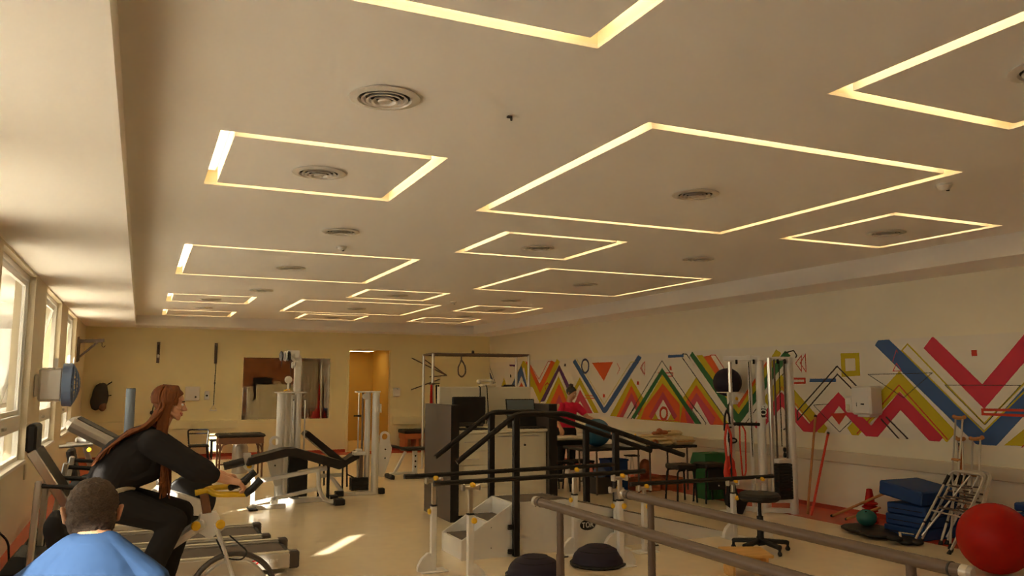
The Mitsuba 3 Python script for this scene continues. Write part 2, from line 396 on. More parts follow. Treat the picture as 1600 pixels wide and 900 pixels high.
# ------------------------------------------------------------------ the mural on the right wall
MURAL = [
('p','navy',0,[21.04,2.09,20.92,2.02,20.64,1.74,20.82,1.74]),
('l','black',0.02,[21.0,2.22,20.56,1.74]),
('p','purple',0,[19.63,2.25,19.27,2.23,19.27,2.18,19.63,2.2]),
('p','black',0,[19.6,1.98,19.52,1.97,19.52,1.9,19.6,1.91]),
('p','yellow',0,[19.99,1.9,19.8,1.65,20.19,1.65]),
('p','yellow',0,[18.81,2.32,18.65,2.3,19.2,1.66,19.57,1.65]),
('p','yellow',0,[18.81,2.32,18.72,2.31,18.19,1.66,18.5,1.66]),
('p','blue',0,[18.9,2.21,18.56,1.66,19.57,1.65]),
('p','white',0,[18.9,1.94,18.65,1.66,19.17,1.66]),
('p','orange',0,[18.9,1.77,18.76,1.66,19.04,1.66]),
('p','yellow',0,[18.85,2.25,18.57,2.27,17.83,1.56,16.94,2.32,16.78,2.25,17.84,1.26]),
('p','orange',0,[18.65,2.31,18.4,2.24,17.85,1.74,17.22,2.29,17.03,2.24,17.83,1.51]),
('l','red',0.018,[18.4,2.23,17.88,1.85,17.39,2.27,17.2,2.26]),
('l','red',0.03,[17.56,1.71,17.52,1.6,17.4,1.54,17.31,1.6,17.33,1.71,17.43,1.76,17.56,1.71]),
('p','yellow',0,[16.86,1.92,16.13,1.16,17.68,1.12]),
('p','orange',0,[16.83,1.75,16.29,1.16,17.44,1.13]),
('p','magenta',0,[16.83,1.49,16.53,1.15,17.15,1.13]),
('p','purple',0,[16.82,2.18,16.24,1.61,16.44,1.61,16.83,2.04,17.59,1.32,17.83,1.3]),
('p','yellow',0,[15.85,1.88,15.04,1.13,15.24,1.12,15.86,1.72,16.12,1.5,16.2,1.57]),
('p','magenta',0,[15.84,1.61,15.29,1.11,16.29,1.08]),
('p','white',0,[15.85,1.37,15.56,1.1,16.17,1.08]),
('l','orange',0.02,[15.63,1.49,15.12,1.48]),
('l','orange',0.02,[15.63,1.43,15.12,1.43]),
('p','yellow',0,[13.77,1.86,13.15,1.28,13.16,1.08,14.59,1.08]),
('p','orange',0,[13.76,1.71,13.26,1.15,13.23,1.06,14.34,1.07]),
('p','magenta',0,[13.76,1.57,13.4,1.15,13.4,1.08,14.23,1.07]),
('p','white',0,[13.77,1.41,13.48,1.07,14.09,1.07]),
('l','black',0.015,[13.6,1.32,13.95,1.04]),
('l','black',0.015,[13.52,1.27,13.8,1.04]),
('p','blue',0,[16.17,2.23,16.05,2.29,14.82,1.24,13.5,2.3,13.38,2.25,14.71,1.16,14.79,1.13,14.87,1.14]),
('l','yellow',0.012,[15.99,2.3,14.82,1.31,13.77,2.17,13.61,2.18]),
('p','orange',0,[15.3,2.19,14.44,2.19,14.82,1.8]),
('p','red',0,[14.86,1.53,14.78,1.52,14.78,1.46,14.86,1.46]),
('l','navy',0.045,[15.45,2.13,15.46,2.08,15.48,2.03,15.53,2.0,15.58,1.98,15.63,1.98,15.68,2.0,15.72,2.04,15.75,2.08,15.76,2.13,15.75,2.18,15.72,2.23,15.68,2.26,15.62,2.27,15.57,2.27,15.52,2.25,15.48,2.22,15.45,2.18,15.45,2.13]),
('l','red',0.012,[14.29,2.16,14.18,2.05,14.28,1.94]),
('l','red',0.012,[13.28,2.17,13.39,2.05,13.28,1.92,13.27,2.17]),
('l','red',0.012,[13.33,2.15,13.43,2.05,13.32,1.93]),
('p','black',0,[16.57,2.2,16.5,2.2,16.5,2.14,16.57,2.14]),
('p','red',0,[12.46,2.07,12.4,2.06,12.4,1.99,12.46,1.99]),
('p','red',0,[13.56,1.79,13.49,1.79,13.49,1.72,13.56,1.73]),
('l','red',0.018,[12.84,1.95,12.37,1.94,12.37,1.88,12.84,1.89]),
('p','yellow',0,[12.69,1.91,11.75,1.06,11.94,1.03,13.61,1.04,13.52,1.14]),
('p','orange',0,[12.69,1.75,11.94,1.2,12.05,1.07,13.45,1.06,13.31,1.28]),
('p','magenta',0,[12.69,1.6,12.26,1.16,12.38,1.07,13.09,1.07,13.17,1.12]),
('p','white',0,[12.69,1.45,12.35,1.09,13.06,1.08]),
('p','yellow',0,[13.06,1.07,12.95,1.19,12.86,1.08]),
('p','yellow',0,[12.35,1.08,12.45,1.2,12.56,1.08]),
('l','red',0.05,[12.57,1.2,12.58,1.16,12.6,1.13,12.63,1.1,12.67,1.09,12.71,1.08,12.74,1.1,12.77,1.12,12.79,1.15,12.79,1.19,12.79,1.23,12.77,1.26,12.73,1.29,12.7,1.3,12.66,1.3,12.62,1.29,12.59,1.27,12.58,1.24,12.57,1.2]),
('p','yellow',0,[11.68,1.86,10.82,1.06,11.07,1.06,12.19,1.07,12.18,1.4]),
('p','orange',0,[11.68,1.72,10.94,1.06,12.19,1.04,12.09,1.34]),
('p','magenta',0,[11.68,1.59,11.19,1.17,11.26,1.05,11.97,1.05,12.03,1.25]),
('p','white',0,[11.68,1.44,11.33,1.05,11.77,1.04,11.86,1.23]),
('l','black',0.015,[11.81,1.38,11.44,1.07,11.49,1.03]),
('l','black',0.015,[11.86,1.32,11.56,1.04]),
('p','green',0,[12.7,2.04,11.58,1.05,11.71,1.02,12.7,1.92,13.67,1.05,13.78,1.08]),
('l','black',0.015,[13.95,1.04,12.7,2.17,11.69,1.26]),
('p','blue',0,[12.5,2.27,12.03,2.27,12.03,2.22,12.51,2.22]),
('l','black',0.015,[12.07,2.21,10.93,1.18]),
('l','black',0.015,[12.07,2.28,11.94,2.27,10.84,1.24]),
('p','orange',0,[11.49,2.21,11.27,2.23,10.58,1.44,9.86,2.13,9.7,2.14,10.58,1.25]),
('p','yellow',0,[11.66,2.24,11.49,2.24,10.58,1.35,9.68,2.27,9.57,2.21,10.59,1.11,10.61,1.11]),
('p','green',0,[11.86,2.23,11.77,2.31,10.6,1.25,9.57,2.18,9.49,2.24,9.38,2.17,10.6,1.08,10.65,1.1]),
('l','red',0.015,[11.29,2.23,11.14,2.23,10.54,1.59]),
('l','black',0.02,[9.5,2.21,9.31,2.24,9.25,2.16,9.28,2.13]),
('l','black',0.015,[10.57,1.0,9.45,1.98]),
('p','white',0,[11.84,2.17,11.84,2.24,10.6,1.06,9.36,2.17,9.36,2.1,10.6,0.97]),
('l','red',0.012,[9.28,2.05,9.16,2.16,9.17,1.93,9.28,2.05]),
('l','red',0.012,[9.19,2.05,9.08,2.17,9.08,1.92,9.19,2.05]),
('l','red',0.03,[9.61,1.82,9.11,1.82,9.11,1.76,9.61,1.75,9.61,1.82]),
('p','blue',0,[9.01,1.82,8.52,1.82,8.52,1.77,9.02,1.77]),
('l','yellow',0.075,[8.38,2.13,8.13,2.13,8.13,1.89,8.38,1.88,8.38,2.13]),
('l','yellow',0.17,[9.95,1.45,9.59,1.77,8.77,1.06]),
('l','red',0.012,[9.96,1.24,9.59,1.7,8.96,1.13]),
('l','yellow',0.19,[8.3,1.07,7.47,1.78,6.78,1.11]),
('l','red',0.018,[8.2,1.07,7.48,1.73,6.83,1.08]),
('l','crimson',0.17,[10.19,1.04,9.6,1.51,9.06,1.06,8.49,1.52,7.95,1.08,7.48,1.53,6.95,1.04]),
('p','white',0,[8.58,1.34,8.49,1.44,8.39,1.35]),
('p','red',0,[8.65,1.33,8.35,1.35,8.5,1.18]),
('l','black',0.02,[9.29,1.21,9.29,1.34,8.49,1.99,8.1,1.66]),
('l','black',0.02,[9.29,1.21,8.49,1.88,8.12,1.57]),
('l','black',0.02,[7.79,1.29,7.51,1.03]),
('l','black',0.02,[7.71,1.32,7.4,1.06,7.44,1.03]),
('l','black',0.018,[9.47,1.11,9.58,1.06,9.54,1.02,9.48,1.04]),
('l','black',0.008,[8.96,1.44,8.67,1.46,8.96,1.44,8.5,1.08,8.29,1.24]),
('l','blue',0.2,[7.76,2.33,6.34,1.07,5.73,1.69]),
('p','yellow',0,[6.13,1.06,5.75,1.36,5.78,1.07]),
('l','red',0.012,[5.93,1.05,5.81,1.15]),
('l','yellow',0.02,[5.72,1.78,6.36,1.2,7.41,2.17,7.32,2.25,6.35,1.29,5.71,1.88]),
('l','crimson',0.2,[7.02,2.26,6.34,1.6,5.68,2.28]),
('p','red',0,[6.45,2.14,6.38,2.14,6.38,2.07,6.45,2.07]),
('l','black',0.008,[7.96,1.87,6.99,1.88,7.42,1.57,7.96,1.87]),
('l','black',0.008,[6.82,1.73,5.89,1.73,6.34,1.28,6.82,1.73]),
('l','red',0.03,[5.75,1.46,6.36,1.45,6.36,1.4,5.75,1.4]),
('l','red',0.01,[7.56,1.91,7.5,2.01,7.43,1.91,7.56,1.91]),
('l','red',0.01,[7.56,2.03,7.49,2.18,7.47,2.14])]

t = Thing('mural', 'long wall mural of coloured zigzags, chevrons and outlines on the right wall', 'mural')
mrect = sbox(4.4, 1.05, 20.99, 2.32)
t.part('panel', bx(XR - 0.004, XR - 0.0005, 4.4, 20.99, 1.05, 2.32), 'm_mural_white', 'white ground', smooth=False)
shapes, top = [], None
for kind, col, w, c in MURAL:
    pts = list(zip(c[0::2], c[1::2]))
    g = Polygon(pts).buffer(0) if kind == 'p' else LineString(pts).buffer(w / 2, cap_style=2, join_style=2, mitre_limit=4)
    shapes.append((kind, col, g.intersection(mrect)))
cover = Polygon()
out = []
for kind, col, g in reversed(shapes):
    out.append((kind, col, g.difference(cover)))
    cover = cover.union(g)
for kind, col, g in reversed(out):
    gs = [q for q in getattr(g, 'geoms', [g]) if q.geom_type == 'Polygon' and q.area > 2e-4]
    if gs and col != 'white':
        t.part('stripe' if kind == 'p' else 'line', ext_x(shapely.MultiPolygon(gs), XR - 0.0065, XR - 0.003), 'm_mural_' + col, smooth=False)

# ------------------------------------------------------------------ wall rails and small wall things
def rail(y0, y1):
    return bx(XR - 0.045, XR, y0, y1, 0.66, 0.82, 0.012)
struct('trim_2', rail(4.0, 20.98), 'm_rail')
struct('trim_3', cat(bx(XL, 2.2, YB - 0.04, YB, 0.66, 0.86, 0.01), bx(6.10, XR, YB - 0.04, YB, 0.66, 0.86, 0.01)), 'm_wallback')
struct('trim_4', cat(bx(DOOR[0] - 0.06, DOOR[0], YB - 0.02, YB + 0.15, 0, DOOR[2] + 0.06), bx(DOOR[1], DOOR[1] + 0.06, YB - 0.02, YB + 0.15, 0, DOOR[2] + 0.06), bx(DOOR[0] - 0.06, DOOR[1] + 0.06, YB - 0.02, YB + 0.15, DOOR[2], DOOR[2] + 0.06)), 'm_wallback')
struct('baseboard_back', cat(bx(XL, DOOR[0], YB - 0.012, YB, 0, 0.07), bx(DOOR[1], XR, YB - 0.012, YB, 0, 0.07)), 'm_redfloor')
struct('baseboard_right', bx(XR - 0.012, XR, YF, YB, 0, 0.06), 'm_redfloor')

t = Thing('wall_mirror', 'large wall mirror on the back wall behind the gym tower', 'mirror')
t.part('glass', bx(2.29, 4.42, YB - 0.02, YB - 0.015, 0.86, 2.38), 'm_mirror', smooth=False)
t.part('mirror_frame', ext_y(sbox(2.23, 0.80, 4.48, 2.44).difference(sbox(2.29, 0.86, 4.42, 2.38)), YB - 0.035, YB), 'm_wallback', 'thin pale frame', smooth=False)

solo('television', cat(bx(5.4, 6.4, YF + 0.012, YF + 0.06, 1.45, 2.05, 0.01)), 'm_black', 'dark flat television on the brown wall, seen in the mirror', 'television')
cx = np.linspace(0, 1.1, 45)
cur = np.array([[7.7 + x, YF + 0.14 + 0.05 * math.sin(x * 34), 0] for x in cx])
cv_ = np.vstack([cur + [0, 0, 0.25], cur + [0, 0, 2.95]])
n_ = len(cur)
solo('curtain', trimesh.Trimesh(np.vstack([cv_, cv_ + [0, 0.008, 0]]), [f for i in range(n_ - 1) for f in ([i, i + 1, n_ + i + 1], [i, n_ + i + 1, n_ + i], [2 * n_ + i + 1, 2 * n_ + i, 3 * n_ + i], [2 * n_ + i + 1, 3 * n_ + i, 3 * n_ + i + 1])], process=False), 'm_wall', 'pale gathered curtain on the brown wall, seen in the mirror', 'curtain', smooth=True)

# paper towel and soap dispensers on the mural
t = Thing('paper_towel_dispenser', 'white paper towel dispenser on the mural, the larger of two boxes', 'dispenser')
t.part('body', bx(XR - 0.24, XR - 0.005, 7.74, 8.06, 1.34, 1.72, 0.025), 'm_white')
t.part('window', bx(XR - 0.243, XR - 0.235, 7.84, 7.9, 1.47, 1.49, 0.003), 'm_dark', 'small dark level window')
t.part('key_slot', bx(XR - 0.243, XR - 0.235, 7.96, 7.97, 1.45, 1.5, 0.002), 'm_dark', 'narrow dark slot')
t.part('outlet', bx(XR - 0.2, XR - 0.04, 7.8, 8.0, 1.31, 1.345, 0.01), 'm_white')
t = Thing('soap_dispenser', 'small white soap dispenser left of the paper towel box', 'dispenser')
t.part('body', bx(XR - 0.14, XR - 0.005, 8.13, 8.27, 1.36, 1.58, 0.025), 'm_white')
t.part('push_button', bx(XR - 0.152, XR - 0.13, 8.17, 8.23, 1.38, 1.47, 0.01), 'm_rail', 'cream push button')

# things on the back wall
t = Thing('wall_box', 'square white junction box on the back wall beside the cyclist', 'wall box')
t.part('cover', bx(0.98, 1.31, YB - 0.07, YB, 1.33, 1.67, 0.012), 'm_white')
t.part('socket', disc((1.22, YB - 0.072, 1.42), 0.022, 0.01, (0, 1, 0), 14), 'm_dark', 'dark round socket')
t = Thing('wall_phone', 'small white wall switch plate right of the junction box', 'switch')
t.part('plate', bx(1.42, 1.53, YB - 0.03, YB, 1.35, 1.56, 0.01), 'm_white')
t.part('button', disc((1.475, YB - 0.033, 1.45), 0.025, 0.012, (0, 1, 0), 14), 'm_dark', 'dark round button')
t = Thing('paper_dispenser', 'small white dispenser on the wall right of the doorway', 'dispenser')
t.part('body', bx(6.09, 6.27, YB - 0.13, YB, 1.40, 1.63, 0.02), 'm_white')
t.part('lock', disc((6.18, YB - 0.132, 1.66 - 0.06), 0.012, 0.008, (0, 1, 0), 10), 'm_dark', 'dark lock')
def pulley(x, label, cord, grp=None):
    t = Thing('wall_pulley', label, 'pulley', group='wall pulleys')
    t.part('plate', bx(x - 0.035, x + 0.035, YB - 0.02, YB, 2.22, 2.72, 0.006), 'm_steel')
    b = t.part('bracket', cat(bar((x, YB - 0.02, 2.66), (x, YB - 0.16, 2.66), 0.03, 0.04), bar((x, YB - 0.02, 2.46), (x, YB - 0.15, 2.63), 0.02, 0.02)), 'm_steel')
    t.part('wheel', disc((x, YB - 0.15, 2.6), 0.05, 0.025, (1, 0, 0), 20, 0.006), 'm_dark', 'dark pulley wheel')
    if cord:
        t.part('cord', tube([(x, YB - 0.2, 2.6), (x - 0.01, YB - 0.19, 1.9), (x - 0.02, YB - 0.18, 1.22)], 0.009, 6), 'm_dark', 'thin dark cord')
        t.part('handle', cat(tube([(x - 0.1, YB - 0.18, 1.1), (x + 0.06, YB - 0.18, 1.1)], 0.016, 8), tube([(x - 0.1, YB - 0.18, 1.1), (x - 0.02, YB - 0.18, 1.25), (x + 0.06, YB - 0.18, 1.1)], 0.008, 6)), 'm_chrome', 'metal stirrup handle')
        t.part('bead', ball((x - 0.012, YB - 0.185, 1.75), 0.02, 2), 'm_dark', 'dark stop bead')
    else:
        t.part('cord', tube([(x, YB - 0.2, 2.6), (x, YB - 0.19, 2.4)], 0.009, 6), 'm_dark', 'short dark cord')
        t.part('hook', lathe([[0.02, -0.04], [0.035, 0], [0.02, 0.04]], 12, (x, YB - 0.19, 2.38)), 'm_chrome', 'metal hook')
pulley(0.35, 'dark wall pulley with a short cord, near the window corner', False)
pulley(1.64, 'dark wall pulley whose long cord ends in a stirrup handle', True)
t = Thing('pulley_bracket', 'steel pulley bracket sticking out high on the window wall', 'bracket')
t.part('post', cat(bar((-1.19, 18.55, 2.17), (-1.19, 18.55, 2.68), 0.07, 0.05, (1, 0, 0)), bar((-1.19, 18.95, 2.2), (-1.19, 18.95, 2.66), 0.06, 0.04, (1, 0, 0))), 'm_steel')
t.part('arm', cat(bar((-1.19, 18.75, 2.6), (-0.72, 18.75, 2.62), 0.06, 0.07), bar((-1.19, 18.75, 2.25), (-0.85, 18.75, 2.58), 0.04, 0.04)), 'm_steel')
t.part('hook', tube(bend([(-0.76, 18.75, 2.6), (-0.76, 18.75, 2.5), (-0.72, 18.75, 2.48), (-0.7, 18.75, 2.52)], 0.03), 0.008, 6), 'm_steel')
# bag hung on the back wall, dark with a pink patch
t = Thing('hanging_bag', 'dark bag with a pinkish patch hanging by the window corner', 'bag')
bagm = cat(ball((-0.82, YB - 0.14, 1.45), 1.0, 3, (0.17, 0.09, 0.30)), ball((-0.90, YB - 0.13, 1.33), 1.0, 3, (0.12, 0.08, 0.20)), ball((-0.78, YB - 0.12, 1.62), 1.0, 3, (0.10, 0.07, 0.14)))
t.part('body', bagm, 'm_dark', smooth=True)
t.part('pocket', ball((-0.76, YB - 0.17, 1.22), 1.0, 3, (0.08, 0.05, 0.11)), 'm_legwood', 'reddish pocket', smooth=True)
t.part('strap', cat(tube([(-0.72, YB - 0.1, 1.68), (-0.6, YB - 0.02, 1.78)], 0.012, 6), tube([(-0.7, YB - 0.1, 1.45), (-0.6, YB - 0.02, 1.47)], 0.012, 6)), 'm_dark')

# wall fan on the second pillar
t = Thing('wall_fan', 'white boxed wall fan with a blue cage, on the pillar between two windows', 'fan')
fy = 11.75
t.part('mount', bx(XL, XL + 0.06, fy - 0.12, fy + 0.12, 1.58, 1.86, 0.015), 'm_white')
t.part('housing', cat(bx(XL + 0.05, XL + 0.32, fy - 0.17, fy + 0.17, 1.52, 1.94, 0.03), bx(XL + 0.2, XL + 0.24, fy - 0.02, fy + 0.02, 1.9, 2.06)), 'm_white')
fx = XL + 0.36
cage_r = []
for r in (0.09, 0.16, 0.22, 0.265):
    a = np.linspace(0, 2 * np.pi, 37)[:-1]
    dx = 0.09 * (1 - (r / 0.265) ** 2)
    cage_r.append(tube([(fx + 0.05 + dx, fy + r * math.cos(q), 1.73 + r * math.sin(q)) for q in a], 0.007, 6, closed=True))
for k in range(20):
    q = k * math.pi / 10
    cage_r.append(tube([(fx + 0.05 + 0.09 * (1 - (r / 0.265) ** 2), fy + r * math.cos(q), 1.73 + r * math.sin(q)) for r in (0.03, 0.12, 0.2, 0.265)], 0.005, 5))
t.part('cage', cat(cage_r), 'm_fanblue', 'blue wire cage', smooth=True)
t.part('shroud', lathe([[0.235, -0.05], [0.27, -0.05], [0.275, 0.055], [0.255, 0.055], [0.24, -0.03]], 40, (fx, fy, 1.73), (1, 0, 0)), 'm_fanblue', 'blue ring')
bl = []
for k in range(4):
    b_ = ball((0, 0.13, 0), 1.0, 3, (0.012, 0.11, 0.07))
    bl.append(mv(rot(rot(b_, 25, (0, 1, 0)), 90 * k + 20, (1, 0, 0)), fx + 0.03, fy, 1.73))
t.part('blades', cat(bl, disc((fx + 0.03, fy, 1.73), 0.045, 0.08, (1, 0, 0), 20, 0.01)), 'm_fanblue', smooth=True)
# socket with cable low on the window wall
t = Thing('wall_socket', 'white wall socket with a black plug under the first window', 'socket')
t.part('plate', bx(XL, XL + 0.015, 8.86, 8.98, 0.32, 0.46, 0.004), 'm_white')
t.part('cable', tube(bend([(XL + 0.01, 8.92, 0.39), (XL + 0.07, 8.92, 0.40), (XL + 0.16, 8.95, 0.3), (XL + 0.18, 9.0, 0.012), (XL + 0.35, 9.1, 0.012)], 0.08), 0.01, 8), 'm_dark', 'black plug and cable')
solo('wall_outlet', bx(XL, XL + 0.02, 11.2, 11.35, 0.62, 0.8, 0.005), 'm_rail', 'cream outlet plate on the window wall', 'outlet')

# ------------------------------------------------------------------ ceiling vents and detectors
def vent(x, y, label):
    t = Thing('ceiling_vent', label, 'vent', (x, y, ZC), group='round ceiling vents')
    t.part('flange', lathe([[0.135, 0.0], [0.185, -0.004], [0.19, -0.012], [0.175, -0.016], [0.145, -0.02], [0.135, -0.008]], 36), 'm_white')
    t.part('throat', lathe([[0.0, 0.0005], [0.14, 0.0005], [0.14, -0.002], [0.0, -0.002]], 30), 'm_dark', 'dark throat')
    for r, z in ((0.115, -0.016), (0.088, -0.022), (0.06, -0.028)):
        t.part('ring', lathe([[r - 0.012, z + 0.012], [r, z - 0.004], [r + 0.012, z - 0.004], [r + 0.004, z + 0.002], [r - 0.008, z + 0.016]], 32), 'm_white')
    t.part('centre_cone', lathe([[0.0, -0.03], [0.03, -0.032], [0.038, -0.026], [0.02, -0.01], [0.0, -0.008]], 24), 'm_white')
VENTS = [(1.12, 4.11, 'nearest round vent on the bare ceiling, ahead of the first square light'), (1.11, 5.83, 'round vent in the middle of the nearest left square light'),
         (4.02, 5.24, 'round vent in the middle of the large square light overhead'), (1.77, 8.07, 'round vent beside a smoke detector before the long left light'),
         (1.75, 10.95, 'round vent in the middle of the large left square light'), (4.02, 8.12, 'round vent inside the small square light behind the large overhead one'),
         (6.22, 10.9, 'round vent inside the large square light at the right'), (6.19, 8.04, 'round vent between the two right-hand square lights'),
         (6.84, 5.82, 'round vent inside the small square light by the right bulkhead'), (1.74, 13.8, 'round vent behind the large left square light'),
         (1.09, 15.75, 'round vent inside the left small square light of the far pair'), (1.08, 17.5, 'round vent between the two far left square lights'),
         (4.02, 13.65, 'round vent inside the small square light in the middle of the far ceiling'), (3.98, 16.45, 'round vent inside the far large square light'),
         (4.0, 18.9, 'round vent inside the farthest middle square light'), (6.17, 13.6, 'round vent before the far right square light'),
         (6.72, 15.52, 'round vent inside the far right square light'), (6.7, 17.3, 'round vent between the two far right square lights'), (3.96, 2.36, 'round vent at the right edge of the picture, inside the nearest right light')]
for v in VENTS: vent(*v)
def detector(x, y, label):
    t = Thing('smoke_detector', label, 'smoke detector', (x, y, ZC), group='smoke detectors')
    t.part('base', lathe([[0, 0], [0.06, 0], [0.06, -0.015], [0, -0.015]], 24), 'm_white')
    t.part('head', lathe([[0, -0.05], [0.03, -0.05], [0.045, -0.035], [0.05, -0.015], [0, -0.015]], 24), 'm_white')
    t.part('sensor', disc((0.01, -0.02, -0.05), 0.012, 0.012, n=12), 'm_dark', 'dark sensor')
detector(1.99, 8.99, 'white smoke detector beside the round vent on the left ceiling')
detector(5.29, 14.26, 'white smoke detector far back in the middle of the ceiling')
detector(5.58, 4.19, 'white smoke detector at the right corner of the large light')
t = Thing('ceiling_hook', 'tiny dark fixing on the bare ceiling near the first vent', 'fixing', (1.86, 4.12, ZC))
t.part('base', bx(-0.015, 0.015, -0.012, 0.012, -0.012, 0, 0.003), 'm_dark')
t.part('pin', disc((0.012, 0, -0.018), 0.007, 0.016, n=8), 'm_dark')

# ------------------------------------------------------------------ counter island with two workstations
t = Thing('counter', 'white counter with drawers between tall dark side panels, behind the training steps', 'counter')
for x0, x1, y0 in ((3.65, 3.76, 9.9), (5.06, 5.18, 9.9)):
    p = t.part('side_panel', bx(x0, x1, y0, 10.95, 0, 1.47, 0.004), 'm_greypanel', 'tall dark side panel')
    t.part('edge', bx(x0 - 0.001, x1 + 0.001, y0 - 0.012, y0 + 0.002, 0, 1.47, 0.003), 'm_blackpanel', 'black front edge', parent=p)
t.part('worktop', bx(3.762, 5.058, 9.93, 10.85, 1.10, 1.14, 0.006), 'm_cabinet')
t.part('back_panel', bx(3.86, 5.30, 10.96, 11.06, 0.0, 1.70, 0.01), 'm_cabinet', 'tall white panel behind the screens')
t.part('body', bx(3.762, 5.058, 9.99, 10.95, 0.06, 1.098), 'm_cabinet', smooth=False)
t.part('plinth', bx(3.77, 5.05, 10.03, 10.93, 0, 0.06), 'm_blackpanel', smooth=False)
zz = [1.09, 0.87, 0.69, 0.40, 0.07]
for i in range(4):
    d = t.part('drawer', bx(3.772, 4.20, 9.968, 9.989, zz[i + 1] + 0.005, zz[i], 0.004), 'm_cabinet')
    if i < 2:
        t.part('handle', bar((3.86, 9.955, zz[i] - 0.10), (4.06, 9.955, zz[i] - 0.10), 0.016, 0.012, bev=0.004), 'm_silver', 'brushed bar handle', parent=d)
for x0, x1 in ((4.21, 4.63), (4.64, 5.05)):
    d = t.part('door', bx(x0, x1, 9.968, 9.989, 0.07, 1.09, 0.004), 'm_cabinet')
    t.part('handle', bar(((4.33, 9.955, 1.05) if x0 < 4.5 else (4.66, 9.955, 1.05)), ((4.61, 9.955, 1.05) if x0 < 4.5 else (4.93, 9.955, 1.05)), 0.016, 0.012, bev=0.004), 'm_silver', 'brushed bar handle', parent=d)
    t.part('lock', disc((x0 + 0.09 if x0 > 4.5 else x0 + 0.35, 9.962, 0.93), 0.014, 0.014, (0, 1, 0), 12), 'm_dark', 'dark lock', parent=d)
t = Thing('computer_monitor', 'black computer monitor seen from behind at the left of the counter', 'monitor', (4.06, 10.32, 1.14))
t.part('screen', bx(-0.24, 0.24, -0.02, 0.02, 0.06, 0.43, 0.01), 'm_black')
t.part('stand', cat(bx(-0.03, 0.03, 0.03, 0.05, 0.015, 0.25, 0.005), bx(-0.11, 0.11, -0.06, 0.1, 0, 0.014, 0.005)), 'm_black')
t.part('speaker_bar', bx(-0.2, 0.2, -0.045, -0.021, 0.03, 0.09, 0.01), 'm_dark')
t = Thing('laptop', 'open laptop with a grey-blue screen at the right of the counter', 'laptop', (4.84, 10.28, 1.14))
t.part('lid', rot(bx(-0.22, 0.22, -0.008, 0.008, 0.0, 0.40, 0.004), -12, (1, 0, 0)), 'm_black')
t.part('display', rot(bx(-0.205, 0.205, -0.011, -0.0085, 0.16, 0.385), -12, (1, 0, 0)), 'm_screen', 'grey-blue display', smooth=False)
t.part('base', bx(-0.22, 0.22, -0.30, -0.02, 0, 0.018, 0.004), 'm_black')
for r in range(4):
    t.part('key_row', cat([bx(-0.19 + 0.032 * c, -0.163 + 0.032 * c, -0.25 + 0.05 * r, -0.21 + 0.05 * r, 0.018, 0.022) for c in range(12)]), 'm_greypanel', smooth=False, kind='stuff')
t = Thing('keyboard', 'black keyboard in front of the left monitor', 'keyboard', (4.02, 10.07, 1.14))
t.part('body', bx(-0.2, 0.2, -0.07, 0.07, 0, 0.02, 0.006), 'm_black')
t.part('keys', cat([bx(-0.18 + 0.03 * c, -0.156 + 0.03 * c, -0.055 + 0.028 * r, -0.031 + 0.028 * r, 0.02, 0.026) for c in range(12) for r in range(4)]), 'm_greypanel', smooth=False, kind='stuff')
t = Thing('telephone', 'cream desk telephone lying on top of the counter panel', 'telephone', (4.62, 11.01, 1.70))
t.part('body', bx(-0.1, 0.12, -0.06, 0.06, 0, 0.045, 0.012), 'm_rail')
t.part('handset', tube(bend([(-0.16, -0.01, 0.05), (-0.12, 0, 0.09), (0.08, 0, 0.085), (0.12, 0, 0.05)], 0.05), [0.03] + [0.028] * 9 + [0.02] * 1 + [0.03], 8) if False else cat(ball((-0.13, 0, 0.075), 0.036), ball((0.06, 0, 0.075), 0.036), tube([(-0.13, 0, 0.09), (0.06, 0, 0.09)], 0.02, 8)), 'm_rail')
t.part('cord', tube(bend([(-0.05, -0.065, 0.02), (-0.05, -0.10, 0.0), (-0.03, -0.11, -0.35), (-0.06, -0.12, -0.53)], 0.05), 0.008, 6), 'm_black', 'black cord')
solo('cable', tube(bend([(4.48, 11.0, 1.705), (4.48, 10.945, 1.70), (4.48, 10.94, 1.45), (4.47, 10.9, 1.145)], 0.03), 0.009, 6), 'm_black', 'black cable hanging down the counter panel left of the telephone cord', 'cable')
solo('pen_tray', cat(bx(4.86, 5.06, 10.98, 11.04, 1.70, 1.715), bx(4.88, 5.04, 10.99, 11.0, 1.715, 1.73)), 'm_dark', 'thin dark tray on the counter panel right of the telephone', 'tray')

# ------------------------------------------------------------------ training steps with ramp
t = Thing('training_steps', 'white rehabilitation steps with a ramp, dark treads and black handrails', 'training steps')
Y0, Y1 = 7.75, 8.33
side = Polygon([(2.98, 0), (6.3, 0), (6.3, 0.03), (4.16, 0.53), (3.55, 0.53), (2.98, 0.19)])
for y in (Y0, Y1 - 0.022):
    t.part('side_panel', ext_y(side, y, y + 0.022), 'm_ramp', smooth=False)
for x0, x1, z in ((2.99, 3.27, 0.165), (3.27, 3.55, 0.335)):
    t.part('riser', bx(x0, x0 + 0.02, Y0 + 0.023, Y1 - 0.023, z - 0.165, z, 0), 'm_ramp', smooth=False)
    s_ = t.part('step', bx(x0, x1, Y0 + 0.023, Y1 - 0.023, z, z + 0.018), 'm_ramp', smooth=False)
    t.part('mat', bx(x0 + 0.03, x1 - 0.002, Y0 + 0.03, Y1 - 0.03, z + 0.018, z + 0.023), 'm_tread', 'dark grip tread', parent=s_, smooth=False)
t.part('riser', bx(3.55, 3.57, Y0 + 0.023, Y1 - 0.023, 0.355, 0.505), 'm_ramp', smooth=False)
pl = t.part('platform', bx(3.55, 4.16, Y0 + 0.023, Y1 - 0.023, 0.505, 0.523), 'm_ramp', smooth=False)
